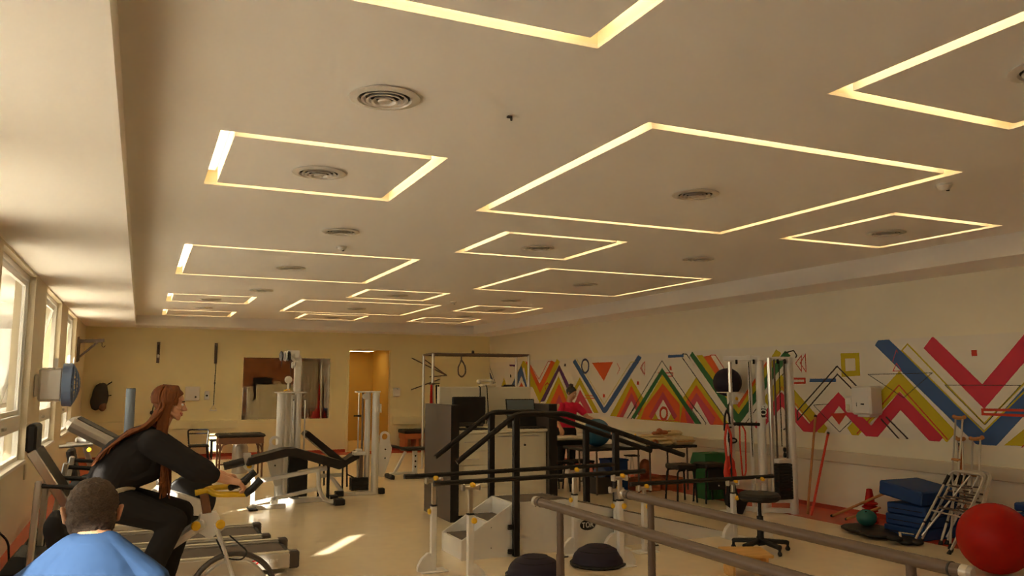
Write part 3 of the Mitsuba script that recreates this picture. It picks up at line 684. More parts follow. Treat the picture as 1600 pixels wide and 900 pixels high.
t.part('mat', bx(3.58, 4.15, Y0 + 0.03, Y1 - 0.03, 0.523, 0.53), 'm_tread', 'dark grip tread', parent=pl, smooth=False)
rp = t.part('ramp', ext_y([(4.16, 0.505), (4.16, 0.523), (6.29, 0.025), (6.29, 0.0)], Y0 + 0.023, Y1 - 0.023), 'm_ramp', smooth=False)
t.part('mat', ext_y([(4.17, 0.522), (4.17, 0.528), (6.2, 0.053), (6.2, 0.046)], Y0 + 0.05, Y1 - 0.05), 'm_tread', 'dark grip strip', parent=rp, smooth=False)
def hand(y):
    return tube(bend([(2.91, y, 0.965), (3.56, y, 1.43), (4.14, y, 1.43), (5.66, y, 0.94)], 0.07), 0.028, 12)
for y in (Y0 - 0.035, Y1 + 0.035):
    t.part('handrail', hand(y), 'm_bar', 'black round handrail')
    for x, zt in ((3.56, 1.42), (4.76, 1.22)):
        p = t.part('post', bx(x - 0.033, x + 0.033, y - 0.028, y + 0.028, 0.006, zt, 0.006), 'm_bar', 'black square post')
        for z in (0.03, 0.27):
            t.part('lug', cat(bx(x - 0.09, x - 0.03, min(y, y + (Y0 - y) * 0.6) - 0.01, y + 0.012, z, z + 0.05, 0.006), disc((x - 0.065, y - 0.014, z + 0.025), 0.01, 0.012, (0, 1, 0), 8)), 'm_bar', parent=p)
b_, l_ = decal('TOK', (4.42, Y0 - 0.001, 0.25), (1, 0, 0), (0, 0, 1), 0.095, 0.055)
bk = t.part('badge', b_, 'm_black', 'black oval badge', smooth=False)
t.part('lettering', l_, 'm_gym', 'pale lettering', parent=bk, smooth=False)
for x, z in ((3.3, 0.1), (3.3, 0.3), (3.8, 0.48)):
    t.part('screw', disc((x, Y0 - 0.002, z), 0.006, 0.005, (0, 1, 0), 8), 'm_steel')

# ------------------------------------------------------------------ parallel bars on telescopic white posts
def post_parts(t, x, y, ztop, zsl, foot, knob=1):
    p = t.part('post', bx(x - 0.027, x + 0.027, y - 0.027, y + 0.027, 0.012, zsl, 0.005), 'm_gym')
    t.part('base_plate', bx(x - 0.13, x + 0.13, y - 0.09, y + 0.09, 0, 0.012, 0.004), 'm_gym', parent=p)
    g = Polygon([(0, 0.012), (foot * 0.13, 0.012), (foot * 0.125, 0.06), (foot * 0.09, 0.12), (foot * 0.03, 0.17), (0, 0.17)])
    t.part('gusset', ext_y(shapely.affinity.translate(g, x + foot * 0.026, 0), y - 0.025, y + 0.025), 'm_gym', parent=p, smooth=False)
    t.part('collar', bx(x - 0.03, x + 0.03, y - 0.03, y + 0.03, zsl - 0.004, zsl + 0.01, 0.003), 'm_black', parent=p)
    i = t.part('inner_tube', bx(x - 0.019, x + 0.019, y - 0.019, y + 0.019, zsl + 0.01, ztop - 0.02, 0.004), 'm_chrome', 'chrome inner tube')
    for k in range(int((ztop - zsl - 0.08) / 0.045)):
        t.part('hole', disc((x + 0.0195, y, zsl + 0.05 + 0.045 * k), 0.007, 0.002, (1, 0, 0), 8), 'm_black', parent=i)
    t.part('clamp', cat(bx(x - 0.08, x + 0.09, y - 0.024, y + 0.024, ztop - 0.05, ztop - 0.015, 0.006), bx(x - 0.085, x - 0.06, y - 0.03, y + 0.03, ztop - 0.06, ztop + 0.005, 0.006), bx(x + 0.06, x + 0.085, y - 0.03, y + 0.03, ztop - 0.06, ztop - 0.005, 0.006)), 'm_chrome', 'chrome clamp')
    kn = [[0, -0.012], [0.02, -0.012], [0.027, -0.004], [0.027, 0.008], [0.018, 0.016], [0, 0.018]]
    t.part('knob', lathe(kn, 16, (x + 0.02 * knob, y - 0.042 if knob > 0 else y, zsl - 0.05) if knob > 0 else (x - 0.042, y, zsl - 0.05), (0, -1, 0) if knob > 0 else (-1, 0, 0)), 'm_yellow', 'yellow knob')
    t.part('knob', lathe(kn, 16, (x, y - 0.055, ztop - 0.005), (0, -0.6, 1)), 'm_yellow', 'yellow knob')
def hbar(t, a, b):
    t.part('bar', tube([a, b], 0.021, 14), 'm_bar', 'black round bar')
    d = (np.asarray(b) - a) / np.linalg.norm(np.asarray(b) - a)
    for e, s in ((np.asarray(a), -1), (np.asarray(b), 1)):
        t.part('end_cap', tube([e + d * s * 0.001, e + d * s * 0.06], 0.024, 14), 'm_pad', 'brown end cap')
t = Thing('parallel_bars', 'parallel bars with black rails on white posts, in front of the training steps', 'parallel bars', group='parallel bars on white posts')
hbar(t, (2.34, 7.43, 0.885), (4.60, 7.60, 0.885))
hbar(t, (2.42, 6.82, 0.885), (4.54, 6.92, 0.885))
post_parts(t, 2.58, 7.45, 0.865, 0.60, -1, -1)
post_parts(t, 4.16, 7.565, 0.865, 0.60, -1, -1)
post_parts(t, 2.71, 6.835, 0.865, 0.60, 1)
post_parts(t, 4.30, 6.905, 0.865, 0.62, 1)
t = Thing('parallel_bars', 'lower parallel bars with a single black rail in view, left of the cable machine', 'parallel bars', group='parallel bars on white posts')
hbar(t, (4.78, 7.37, 0.70), (6.56, 7.35, 0.70))
hbar(t, (5.05, 7.62, 0.66), (6.2, 7.60, 0.66))
post_parts(t, 4.70, 7.62, 0.645, 0.50, -1, -1)
post_parts(t, 4.88, 7.36, 0.685, 0.52, 1)
post_parts(t, 6.25, 7.60, 0.645, 0.50, -1)
post_parts(t, 6.42, 7.35, 0.685, 0.52, 1)

# grey walking rails in the foreground
t = Thing('walking_rails', 'pair of grey steel walking rails on round posts in the foreground', 'walking rails')
for x, ys, yp in ((2.6, (5.27, 0.55), (4.93, 2.75, 0.9)), (3.37, (5.33, 2.56), (5.0, 2.83))):
    r = t.part('rail', tube([(x, ys[0], 0.92), (x, ys[1], 0.92)], 0.031, 18), 'm_steel')
    for e, s in ((ys[0], 1), (ys[1], -1)):
        t.part('end_cap', tube([(x, e, 0.92), (x, e + s * 0.035, 0.92), (x, e + s * 0.05, 0.92)], [0.033, 0.033, 0.02], 18), 'm_silver', 'pale end cap', parent=r)
        t.part('ring', tube([(x, e - s * 0.06, 0.92), (x, e - s * 0.05, 0.92)], 0.034, 18), 'm_dark', parent=r)
    for y in yp:
        p = t.part('post', tube([(x, y, 0.008), (x, y, 0.90)], 0.024, 14), 'm_steel')
        t.part('foot', disc((x, y, 0.005), 0.08, 0.01, n=20), 'm_steel', parent=p)
        t.part('sleeve', tube([(x, y, 0.30), (x, y, 0.62)], 0.028, 14), 'm_steel', parent=p)
        t.part('pin', tube([(x + 0.025, y, 0.60), (x + 0.06, y, 0.60)], 0.006, 6), 'm_dark', parent=p)

# balance domes
for (x, y, lb) in ((3.36, 6.87, 'dark blue balance dome left of the rail post, cut by the picture edge'), (4.13, 7.05, 'dark blue balance dome between the white post feet')):
    t = Thing('balance_dome', lb, 'balance dome', (x, y, 0), group='dark blue balance domes')
    a = np.linspace(0, math.pi / 2, 12)
    t.part('dome', lathe([[0.25 * math.cos(q), 0.035 + 0.20 * math.sin(q)] for q in a] + [[0, 0.235]] if False else [[0.262, 0.03]] + [[0.25 * math.cos(q), 0.035 + 0.165 * math.sin(q)] for q in a], 44), 'm_navy', smooth=True)
    t.part('base', lathe([[0, 0], [0.25, 0], [0.272, 0.012], [0.272, 0.028], [0.262, 0.034], [0, 0.034]], 44), 'm_black', 'black flat base')
    for q in (0.12, 0.19):
        t.part('groove_ring', tube([(q * math.cos(k), q * math.sin(k), 0.035 + 0.165 * math.sqrt(1 - (q / 0.25) ** 2)) for k in np.linspace(0, 2 * np.pi, 40)[:-1]], 0.003, 5, closed=True), 'm_black')

# wheeled stool and yellow wooden step
t = Thing('wheeled_stool', 'black wheeled stool with a round seat behind the grey rail', 'stool', (6.02, 6.9, 0))
t.part('seat', lathe([[0, 0.52], [0.19, 0.52], [0.215, 0.545], [0.215, 0.575], [0.195, 0.60], [0.05, 0.605], [0, 0.605]], 36), 'm_black')
t.part('gas_lift', cat(tube([(0, 0, 0.09), (0, 0, 0.36)], 0.034, 14), tube([(0, 0, 0.36), (0, 0, 0.52)], 0.018, 12)), 'm_black')
t.part('hub', disc((0, 0, 0.10), 0.05, 0.07, n=20, b=0.01), 'm_black')
for k in range(5):
    a = math.radians(72 * k - 20)
    c, s = math.cos(a), math.sin(a)
    l_ = t.part('leg', bar((0.03 * c, 0.03 * s, 0.11), (0.30 * c, 0.30 * s, 0.085), 0.06, 0.042, bev=0.01), 'm_black')
    t.part('caster', cat(tube([(0.29 * c, 0.29 * s, 0.02), (0.29 * c, 0.29 * s, 0.075)], 0.014, 8), disc((0.29 * c, 0.29 * s, 0.024), 0.024, 0.03, (-s, c, 0), 16, 0.006)), 'm_black', parent=l_)
t = Thing('step_stool', 'low yellow wooden step stool in front of the wheeled stool', 'step stool', (5.12, 6.08, 0), -24)
t.part('top', bx(-0.2, 0.2, -0.2, 0.2, 0.20, 0.228, 0.006), 'm_wood')
for sx in (-0.15, 0.15):
    t.part('leg_board', bx(sx - 0.012, sx + 0.012, -0.16, 0.16, 0, 0.20), 'm_wood', smooth=False)
t.part('brace', bx(-0.138, 0.138, -0.012, 0.012, 0.1, 0.16), 'm_wood', smooth=False)

# ------------------------------------------------------------------ gym tower with leg bench (left of the middle)
def stack(t, x, y, z0, z1, w, d, n, mt='m_black', label='dark weight stack', rods=1.5):
    p = t.part('weight_stack', bx(x - w / 2 + 0.01, x + w / 2 - 0.01, y - d / 2 + 0.01, y + d / 2 - 0.01, z0, z1), mt, label, smooth=False)
    h = (z1 - z0) / n
    for k in range(n):
        t.part('weight_plate', bx(x - w / 2, x + w / 2, y - d / 2, y + d / 2, z0 + k * h + 0.003, z0 + (k + 1) * h - 0.003), mt, parent=p, smooth=False)
    for s in (-0.3, 0.3):
        t.part('guide_rod', tube([(x + s * w, y, z1 + 0.002), (x + s * w, y, rods)], 0.011, 8), 'm_chrome', 'chrome guide rod')
def ringplate(t, x, y, z, flip=1, yellow=False):
    o = shapely.Point(0, 0).buffer(0.085)
    g = o.union(Polygon([(-0.06, -0.05), (0.06, -0.05), (0.10, -0.2), (0.07, -0.34), (0.02, -0.5), (-0.03, -0.62), (-0.09, -0.6), (-0.07, -0.4), (-0.08, -0.2)]).buffer(0.02)).difference(shapely.Point(0, 0).buffer(0.048))
    p = t.part('cam_plate', ext_y(shapely.affinity.translate(shapely.affinity.scale(g, flip, 1, origin=(0, 0)), x, z), y, y + 0.02), 'm_gym', smooth=30)
    for dz in (-0.2, -0.34):
        t.part('bolt', disc((x + 0.01, y - 0.004, z + dz), 0.013, 0.01, (0, 1, 0), 10), 'm_yellow' if yellow and dz > -0.3 else 'm_dark', parent=p)
t = Thing('gym_tower', 'tall white weight tower with pulleys on a mast, left of the leg bench', 'weight machine')
for x, y, r in ((1.93, 12.55, 0.062), (2.05, 12.72, 0.055), (2.17, 12.5, 0.05)):
    t.part('column', tube([(x, y, 0.06), (x, y, 1.60)], r, 18), 'm_gym')
t.part('rack_column', bx(2.06, 2.12, 12.44, 12.5, 0.06, 1.58, 0.006), 'm_silver', 'grey column with holes')
for k in range(6):
    t.part('hole', disc((2.09, 12.438, 1.5 - 0.14 * k), 0.012, 0.004, (0, 1, 0), 10), 'm_dark')
t.part('top_plate', bx(1.86, 2.28, 12.4, 12.8, 1.60, 1.62, 0.004), 'm_gym')
t.part('base', cat(bx(1.80, 2.75, 12.38, 12.46, 0, 0.07, 0.008), bx(1.80, 1.88, 12.46, 12.9, 0, 0.07, 0.008), bx(2.3, 2.38, 12.46, 12.9, 0, 0.07, 0.008)), 'm_gym')
t.part('foot', bx(2.66, 2.78, 12.36, 12.48, 0, 0.085, 0.01), 'm_black', 'black rubber foot')
t.part('mast', bx(2.1, 2.2, 12.46, 12.56, 1.62, 2.13, 0.015), 'm_gym')
t.part('mast_head', cat(bar((2.15, 12.51, 2.10), (2.05, 12.45, 2.2), 0.09, 0.12, bev=0.01), bx(1.98, 2.16, 12.42, 12.5, 2.12, 2.24, 0.012)), 'm_gym')
for x in (1.89, 1.945, 1.995):
    t.part('pulley', disc((x, 12.42, 2.15), 0.075, 0.022, (1, 0.2, 0), 24, 0.006), 'm_black' if x != 1.945 else 'm_gym')
t.part('pulley', disc((2.06, 12.44, 2.02), 0.05, 0.03, (1, 0, 0), 20, 0.006), 'm_gym')
t.part('pulley', disc((2.0, 12.40, 1.80), 0.055, 0.03, (0, 1, 0), 20, 0.006), 'm_gym')
t.part('link', bx(1.985, 2.015, 12.39, 12.41, 1.64, 1.76, 0.004), 'm_gym')
t.part('cable', tube([(2.03, 12.42, 2.1), (2.03, 12.41, 1.65)], 0.006, 6), 'm_black')
t.part('cable', tube([(1.89, 12.36, 2.12), (1.89, 12.36, 1.98)], 0.008, 6), 'm_black')
t.part('lever', bar((1.94, 12.40, 1.64), (2.03, 12.40, 1.66), 0.02, 0.02), 'm_yellow', 'yellow lever')
stack(t, 2.17, 12.38, 0.10, 0.70, 0.27, 0.12, 14)
ringplate(t, 1.83, 12.34, 0.90, -1, True)

t = Thing('leg_bench', 'white framed leg bench with a long bent black pad in front of the gym tower', 'exercise bench')
t.part('pad', frame(ext(Polygon([(1.40, 0.63), (1.93, 0.74), (2.02, 0.74), (2.66, 0.53), (2.74, 0.56), (2.76, 0.60), (2.70, 0.625), (2.04, 0.825), (1.9, 0.825), (1.42, 0.71)]).buffer(0.012), 0.34), (0, 12.16, 0), (1, 0, 0), (0, 0, 1), (0, -1, 0)), 'm_pad')
r_ = t.part('roller_arm', bar((1.45, 12.0, 0.58), (1.50, 12.0, 0.38), 0.05, 0.06), 'm_gym')
t.part('roller', tube([(1.10, 11.95, 0.615), (1.36, 11.95, 0.672)], 0.055, 20), 'm_pad', 'dark roller', parent=r_)
t.part('bracket', ext_y(shapely.Point(1.43, 0.62).buffer(0.075).union(sbox(1.36, 0.6, 1.44, 0.78).buffer(0.01)), 11.93, 11.95), 'm_gym', parent=r_)
t.part('pivot', disc((1.43, 11.925, 0.61), 0.035, 0.02, (0, 1, 0), 16, 0.004), 'm_yellow', 'yellow pivot cap', parent=r_)
t.part('upper_beam', bar((1.52, 12.0, 0.38), (2.52, 12.0, 0.53), 0.06, 0.06, bev=0.008), 'm_gym')
t.part('adjuster', bar((2.1, 11.97, 0.50), (2.45, 11.97, 0.555), 0.03, 0.03, bev=0.005), 'm_silver')
t.part('lower_beam', bar((1.52, 12.0, 0.09), (2.38, 12.0, 0.24), 0.05, 0.05, bev=0.006), 'm_gym')
t.part('rear_upright', cat(bar((1.5, 12.0, 0.07), (1.5, 12.0, 0.42), 0.06, 0.06, (1, 0, 0), bev=0.006), bx(1.45, 1.95, 11.96, 12.04, 0, 0.06, 0.006)), 'm_gym')
t.part('front_leg', tube(bend([(2.4, 12.0, 0.52), (2.41, 12.0, 0.22), (2.52, 12.0, 0.06), (2.68, 12.0, 0.04)], 0.14, 7), 0.032, 12), 'm_gym')
t.part('foot', bx(2.62, 2.78, 11.9, 12.1, 0, 0.085, 0.012), 'm_black', 'black rubber foot')
t.part('foot', bx(1.44, 1.56, 11.86, 12.14, 0, 0.03, 0.008), 'm_black', 'black rubber foot')
t.part('seat_post', bx(2.53, 2.57, 12.02, 12.06, 0.04, 0.55, 0.004), 'm_black')

t = Thing('chest_press', 'white weight column with an inclined black seat, right of the leg bench', 'weight machine')
t.part('column', tube([(3.46, 12.86, 0.05), (3.46, 12.86, 1.60)], 0.058, 18), 'm_gym')
t.part('column', tube([(3.35, 12.95, 0.05), (3.35, 12.95, 1.60)], 0.045, 18), 'm_gym')
t.part('rod', tube([(3.19, 12.9, 0.25), (3.19, 12.9, 1.6)], 0.012, 8), 'm_chrome')
t.part('rod', tube([(3.26, 12.92, 0.25), (3.26, 12.92, 1.6)], 0.014, 8), 'm_steel')
t.part('top_plate', bx(3.14, 3.52, 12.8, 13.0, 1.60, 1.625, 0.004), 'm_gym')
t.part('pulley', disc((3.27, 12.82, 1.54), 0.045, 0.025, (0, 1, 0), 20, 0.006), 'm_gym')
t.part('carriage', cat(bx(3.11, 3.30, 12.82, 12.96, 0.62, 0.68, 0.008), bx(3.16, 3.25, 12.84, 12.94, 0.68, 0.72, 0.008)), 'm_gym')
t.part('selector', cat(bx(3.17, 3.21, 12.8, 12.86, 1.22, 1.25), bar((3.1, 12.85, 1.235), (3.18, 12.85, 1.235), 0.015, 0.02)), 'm_black')
t.part('selector_rod', bx(3.21, 3.27, 12.86, 12.92, 0.26, 0.62, 0.004), 'm_steel')
p_ = t.part('weight_stack', bx(3.10, 3.34, 12.84, 12.97, 0.075, 0.27), 'm_black', 'dark weight stack', smooth=False)
for k in range(5):
    t.part('weight_plate', bx(3.085, 3.355, 12.83, 12.98, 0.077 + 0.039 * k, 0.113 + 0.039 * k, 0.003), 'm_black', parent=p_)
t.part('base', cat(bx(2.92, 3.52, 12.84, 12.92, 0, 0.06, 0.008), bx(3.3, 3.38, 12.92, 13.3, 0, 0.06, 0.008), bx(2.6, 2.98, 13.0, 13.07, 0.28, 0.34, 0.008), bar((2.96, 12.9, 0.06), (2.8, 13.02, 0.3), 0.05, 0.05)), 'm_gym')
t.part('foot', bx(2.84, 2.97, 12.82, 12.94, 0, 0.08, 0.01), 'm_black', 'black rubber foot')
t.part('foot', bx(3.53, 3.63, 12.84, 12.96, 0, 0.09, 0.01), 'm_black', 'black rubber foot')
t.part('backrest', frame(ext(Polygon([(2.36, 0.96), (2.40, 1.0), (2.98, 0.53), (2.94, 0.46)]).buffer(0.015), 0.32), (0, 13.18, 0), (1, 0, 0), (0, 0, 1), (0, -1, 0)), 'm_pad', 'inclined black backrest')
t.part('seat', frame(ext(Polygon([(2.95, 0.45), (2.98, 0.52), (3.2, 0.66), (3.24, 0.60)]).buffer(0.015), 0.3), (0, 13.18, 0), (1, 0, 0), (0, 0, 1), (0, -1, 0)), 'm_pad', 'black seat pad')
t.part('seat_rod', cat(tube([(2.62, 13.0, 0.62), (2.6, 13.0, 0.0)], 0.014, 8), tube([(2.68, 13.03, 0.62), (2.70, 13.03, 0.16)], 0.014, 8)), 'm_black')
t.part('seat_rod', cat(tube([(2.98, 13.0, 0.46), (2.98, 13.0, 0.0)], 0.014, 8), tube([(3.05, 13.03, 0.5), (3.06, 13.03, 0.12)], 0.014, 8)), 'm_black')
t.part('handle', bar((3.12, 12.86, 0.28), (3.02, 12.86, 0.33), 0.02, 0.02), 'm_black')
t.part('brace', bx(3.52, 3.55, 12.84, 12.9, 1.28, 1.42, 0.003), 'm_gym')
ringplate(t, 3.61, 12.84, 0.90)

# weight bench with a sloping pad, by the back
t = Thing('weight_bench', 'small white weight bench with a flat black pad left of the counter', 'exercise bench')
t.part('pad', bx(4.5, 4.98, 14.72, 14.98, 0.50, 0.56, 0.02), 'm_pad')
t.part('pad', bar((4.28, 14.85, 0.60), (4.56, 14.85, 0.53), 0.24, 0.05, bev=0.02), 'm_pad')
t.part('rear_leg', bar((4.58, 14.85, 0.48), (4.36, 14.85, 0.08), 0.05, 0.05, bev=0.006), 'm_gym')
t.part('front_leg', bx(4.72, 4.80, 14.81, 14.89, 0.06, 0.5, 0.006), 'm_gym')
for k in range(3):
    t.part('hole', disc((4.76, 14.806, 0.2 + 0.1 * k), 0.018, 0.006, (0, 1, 0), 10), 'm_black')
t.part('beam', bx(4.28, 4.76, 14.82, 14.88, 0.06, 0.11, 0.006), 'm_gym')
t.part('foot_bar', bx(4.24, 4.32, 14.62, 15.08, 0.0, 0.08, 0.02), 'm_black', 'black foot')
t.part('foot_bar', bx(4.56, 5.0, 14.6, 14.7, 0.0, 0.07, 0.02), 'm_black', 'black foot')
t.part('foot_link', bx(4.70, 4.80, 14.7, 14.85, 0.0, 0.06), 'm_gym')

t = Thing('wooden_bench', 'reddish wooden box bench with a black cushion against the back wall', 'bench')
t.part('cushion', bx(6.22, 6.98, 20.3, 20.9, 0.46, 0.56, 0.025), 'm_pad', 'black cushion')
t.part('seat_board', bx(6.24, 6.96, 20.32, 20.88, 0.32, 0.46, 0.006), 'm_woodred')
for x in (6.26, 6.56, 6.88):
    t.part('leg', bx(x, x + 0.07, 20.36, 20.84, 0, 0.32), 'm_woodred', smooth=False)
t.part('shelf', bx(6.33, 6.88, 20.4, 20.8, 0.08, 0.11), 'm_woodred', smooth=False)

# suspension cage
t = Thing('suspension_cage', 'tall bare metal frame with a strap loop standing behind the counter', 'suspension frame')
zc = 2.34
for x, y in ((5.32, 15.5), (7.45, 15.5), (5.39, 16.3), (7.53, 16.3)):
    p = t.part('post', tube([(x, y, 0.01), (x, y, zc)], 0.028, 12), 'm_silver')
    t.part('foot', disc((x, y, 0.006), 0.07, 0.012, n=16), 'm_silver', parent=p)
for a, b in (((5.32, 15.5), (7.45, 15.5)), ((5.39, 16.3), (7.53, 16.3)), ((5.32, 15.5), (5.39, 16.3)), ((7.45, 15.5), (7.53, 16.3))):
    t.part('top_rail', tube([(*a, zc), (*b, zc)], 0.024, 10), 'm_steel')
t.part('sliding_hook', cat(disc((6.18, 15.5, zc + 0.04), 0.035, 0.04, (1, 0, 0), 12), tube([(6.18, 15.5, zc + 0.02), (6.18, 15.5, zc + 0.08)], 0.012, 8)), 'm_dark')
lp = [(5.93, 15.5, zc), (5.92, 15.5, zc - 0.12)]
t.part('strap_loop', tube(bend([(5.93, 15.5, zc - 0.02), (5.93, 15.5, zc - 0.13), (5.85, 15.5, zc - 0.28), (5.87, 15.5, zc - 0.42), (5.94, 15.5, zc - 0.47), (6.02, 15.5, zc - 0.40), (6.02, 15.5, zc - 0.26), (5.94, 15.5, zc - 0.13)], 0.09, 6), 0.016, 8), 'm_steel', 'strap loop')
solo('resistance_band', tube(bend([(5.26, 15.42, 1.72), (5.24, 15.40, 1.2), (5.22, 15.40, 0.72), (5.25, 15.40, 0.68), (5.28, 15.42, 1.2), (5.27, 15.42, 1.72)], 0.03), 0.018, 8), 'm_red', 'red stretch band hanging at the left cage post, left of the dark one', 'resistance band')
solo('resistance_band', tube(bend([(5.36, 15.40, 1.72), (5.37, 15.38, 1.2), (5.33, 15.38, 0.5), (5.36, 15.38, 0.44), (5.41, 15.39, 0.6), (5.40, 15.39, 1.72)], 0.05), 0.017, 8), 'm_blackcloth', 'dark stretch band hanging at the left cage post beside the red one', 'resistance band')
t = Thing('band_hook', 'short steel peg on the cage post that carries the bands', 'hook')
t.part('peg', tube([(5.22, 15.43, 1.735), (5.44, 15.43, 1.745)], 0.010, 8), 'm_steel')
t.part('clip', bx(5.29, 5.345, 15.44, 15.475, 1.72, 1.76, 0.005), 'm_steel')
t = Thing('wall_bracket', 'folded dark metal bracket arms on the back wall behind the cage', 'bracket')
for a, b in (((6.6, 2.42), (7.55, 1.98)), ((6.9, 2.42), (7.6, 1.96)), ((7.1, 1.92), (7.55, 1.96)), ((6.6, 1.58), (7.4, 1.86))):
    t.part('arm', bar((a[0], YB - 0.03, a[1]), (b[0], YB - 0.03, b[1]), 0.03, 0.025), 'm_steel')

# ------------------------------------------------------------------ cable machine by the mural
t = Thing('cable_machine', 'tall white double cable machine with chrome rods in front of the mural', 'weight machine')
def vpost(x, y, r, z1=2.12, m='m_gym', z0=0.0, nm='column'):
    return t.part(nm, tube([(x, y, z0), (x, y, z1)], r, 16), m, None if m == 'm_gym' else 'chrome rod')
vpost(8.13, 8.63, 0.055, 2.1)
vpost(7.83, 8.88, 0.058)
vpost(7.74, 8.98, 0.026, 2.1)
vpost(7.86, 8.72, 0.034, 2.1, 'm_chrome', 0.3, 'mast')
vpost(7.56, 9.18, 0.028, 2.05, 'm_chrome', 0.06, 'mast')
for dx, dy in ((0.0, 0.0), (0.12, -0.06)):
    vpost(7.93 + dx, 8.70 + dy, 0.013, 2.08, 'm_steel', 0.74, 'guide_rod')
t.part('cable', tube([(7.98, 8.66, 2.05), (7.98, 8.66, 0.9)], 0.006, 6), 'm_black')
t.part('cable', tube([(7.70, 8.95, 2.05), (7.72, 8.95, 0.75)], 0.006, 6), 'm_black')
t.part('top_beam', bar((7.78, 8.86, 2.09), (8.15, 8.60, 2.09), 0.06, 0.05, bev=0.006), 'm_gym')
t.part('top_beam', bar((7.50, 9.24, 2.10), (7.86, 8.84, 2.10), 0.07, 0.07, bev=0.006), 'm_gym')
t.part('top_beam', bar((7.70, 8.95, 2.12), (7.98, 9.12, 2.12), 0.06, 0.05, bev=0.006), 'm_gym')
for x, y in ((7.59, 9.12), (7.74, 8.94), (7.95, 8.70), (8.03, 8.65)):
    t.part('pulley', disc((x, y - 0.05, 2.05), 0.032, 0.03, (0.8, -0.6, 0), 16, 0.006), 'm_black')
c_ = t.part('carriage', bx(7.86, 8.09, 8.60, 8.74, 0.68, 0.74, 0.006), 'm_gym')
for z in (0.79, 0.86):
    t.part('pulley', disc((7.97, 8.60, z), 0.034, 0.025, (1, -0.4, 0), 14, 0.004), 'm_black', parent=c_)
p_ = t.part('weight_stack', bx(7.87, 8.08, 8.61, 8.75, 0.20, 0.67), 'm_black', 'dark weight stack', smooth=False)
for k in range(12):
    t.part('weight_plate', bx(7.85, 8.10, 8.595, 8.765, 0.202 + 0.039 * k, 0.237 + 0.039 * k, 0.003), 'm_black', parent=p_)
t.part('base_beam', bar((7.7, 8.95, 0.04), (8.16, 8.60, 0.04), 0.07, 0.06, bev=0.006), 'm_gym')
t.part('base_beam', bar((7.7, 8.93, 0.17), (8.14, 8.62, 0.17), 0.05, 0.05, bev=0.006), 'm_gym')
t.part('base_beam', bar((7.50, 9.26, 0.04), (7.86, 8.84, 0.04), 0.07, 0.06, bev=0.006), 'm_gym')
t.part('base_beam', bar((7.82, 8.88, 0.04), (8.2, 9.2, 0.04), 0.07, 0.06, bev=0.006), 'm_gym')
for z, x in ((1.58, 7.50), (1.49, 7.51)):
    t.part('pulley', disc((x, 9.12, z), 0.05, 0.025, (0.3, -1, 0), 18, 0.005), 'm_gym')
t.part('slider', cat(bx(7.52, 7.61, 9.08, 9.22, 1.46, 1.62, 0.008)), 'm_gym')
t.part('knob', disc((7.575, 9.07, 1.54), 0.024, 0.02, (0, 1, 0), 14, 0.004), 'm_yellow', 'yellow knob')
t.part('cable', tube([(7.48, 9.1, 1.5), (7.42, 9.1, 1.38)], 0.006, 6), 'm_black')
b_, l_ = decal('TOK', (7.80, 8.80, 1.36), (1, -0.75, 0), (0, 0, 1), 0.035, 0.085)
bk = t.part('badge', b_, 'm_black', 'black oval badge', smooth=False)
t.part('lettering', rot(l_, 90, np.cross((0.8, -0.6, 0), (0, 0, 1)), (7.80, 8.80, 1.36)), 'm_gym', 'pale lettering', parent=bk, smooth=False)
t.part('bar_arm', tube([(7.45, 9.0, 1.20), (7.78, 8.86, 1.19)], 0.022, 10), 'm_black', 'black padded arm')
t = Thing('stirrup', 'black stirrup handle hanging from the cable machine pulley', 'handle')
t.part('strap', tube(bend([(7.42, 9.1, 1.385), (7.38, 9.1, 1.30), (7.37, 9.1, 1.13), (7.42, 9.1, 1.10), (7.47, 9.1, 1.13), (7.46, 9.1, 1.30), (7.42, 9.1, 1.385)], 0.05), 0.014, 8), 'm_black')
t.part('grip', tube([(7.365, 9.1, 1.12), (7.475, 9.1, 1.12)], 0.02, 10), 'm_black')
# hook post with straps, sling bag, red vest
t = Thing('hook_post', 'short white post with black hooks left of the cable machine', 'stand')
t.part('post', bx(7.40, 7.52, 9.06, 9.14, 0.01, 1.19, 0.01), 'm_gym')
t.part('base', bx(7.32, 7.60, 8.98, 9.22, 0, 0.02, 0.006), 'm_gym')
t.part('hook', tube(bend([(7.45, 9.055, 1.15), (7.38, 9.02, 1.15), (7.37, 9.02, 0.98)], 0.03), 0.012, 8), 'm_black', 'black hook')
t.part('hook', tube(bend([(7.50, 9.05, 1.18), (7.50, 9.0, 1.19), (7.56, 9.0, 1.17)], 0.03), 0.012, 8), 'm_black', 'black hook')
t.part('ring', tube([(7.44 + 0.07 * math.cos(a), 9.02, 0.97 + 0.03 * math.sin(a)) for a in np.linspace(0, 6.28, 17)[:-1]], 0.012, 8, closed=True), 'm_black', 'black ring')
t = Thing('red_strap', 'red stretch band looped over the hook left of the white post', 'resistance band')
t.part('band', tube(bend([(7.30, 8.96, 1.20), (7.25, 8.95, 1.0), (7.28, 8.95, 0.62), (7.31, 8.95, 0.60), (7.34, 8.95, 0.66), (7.36, 8.95, 1.05), (7.30, 8.96, 1.20)], 0.05), 0.016, 8), 'm_redrubber')
t.part('loop', tube([(7.26, 8.96, 1.2), (7.38, 9.03, 1.2)], 0.012, 6), 'm_black')
solo('red_strap', tube(bend([(7.55, 9.0, 1.17), (7.53, 8.98, 0.9), (7.55, 8.97, 0.5), (7.58, 8.97, 0.48), (7.62, 8.98, 0.55), (7.63, 8.98, 1.1), (7.58, 9.0, 1.19)], 0.05), 0.011, 8), 'm_redrubber', 'thin red stretch band hanging right of the white post', 'resistance band')
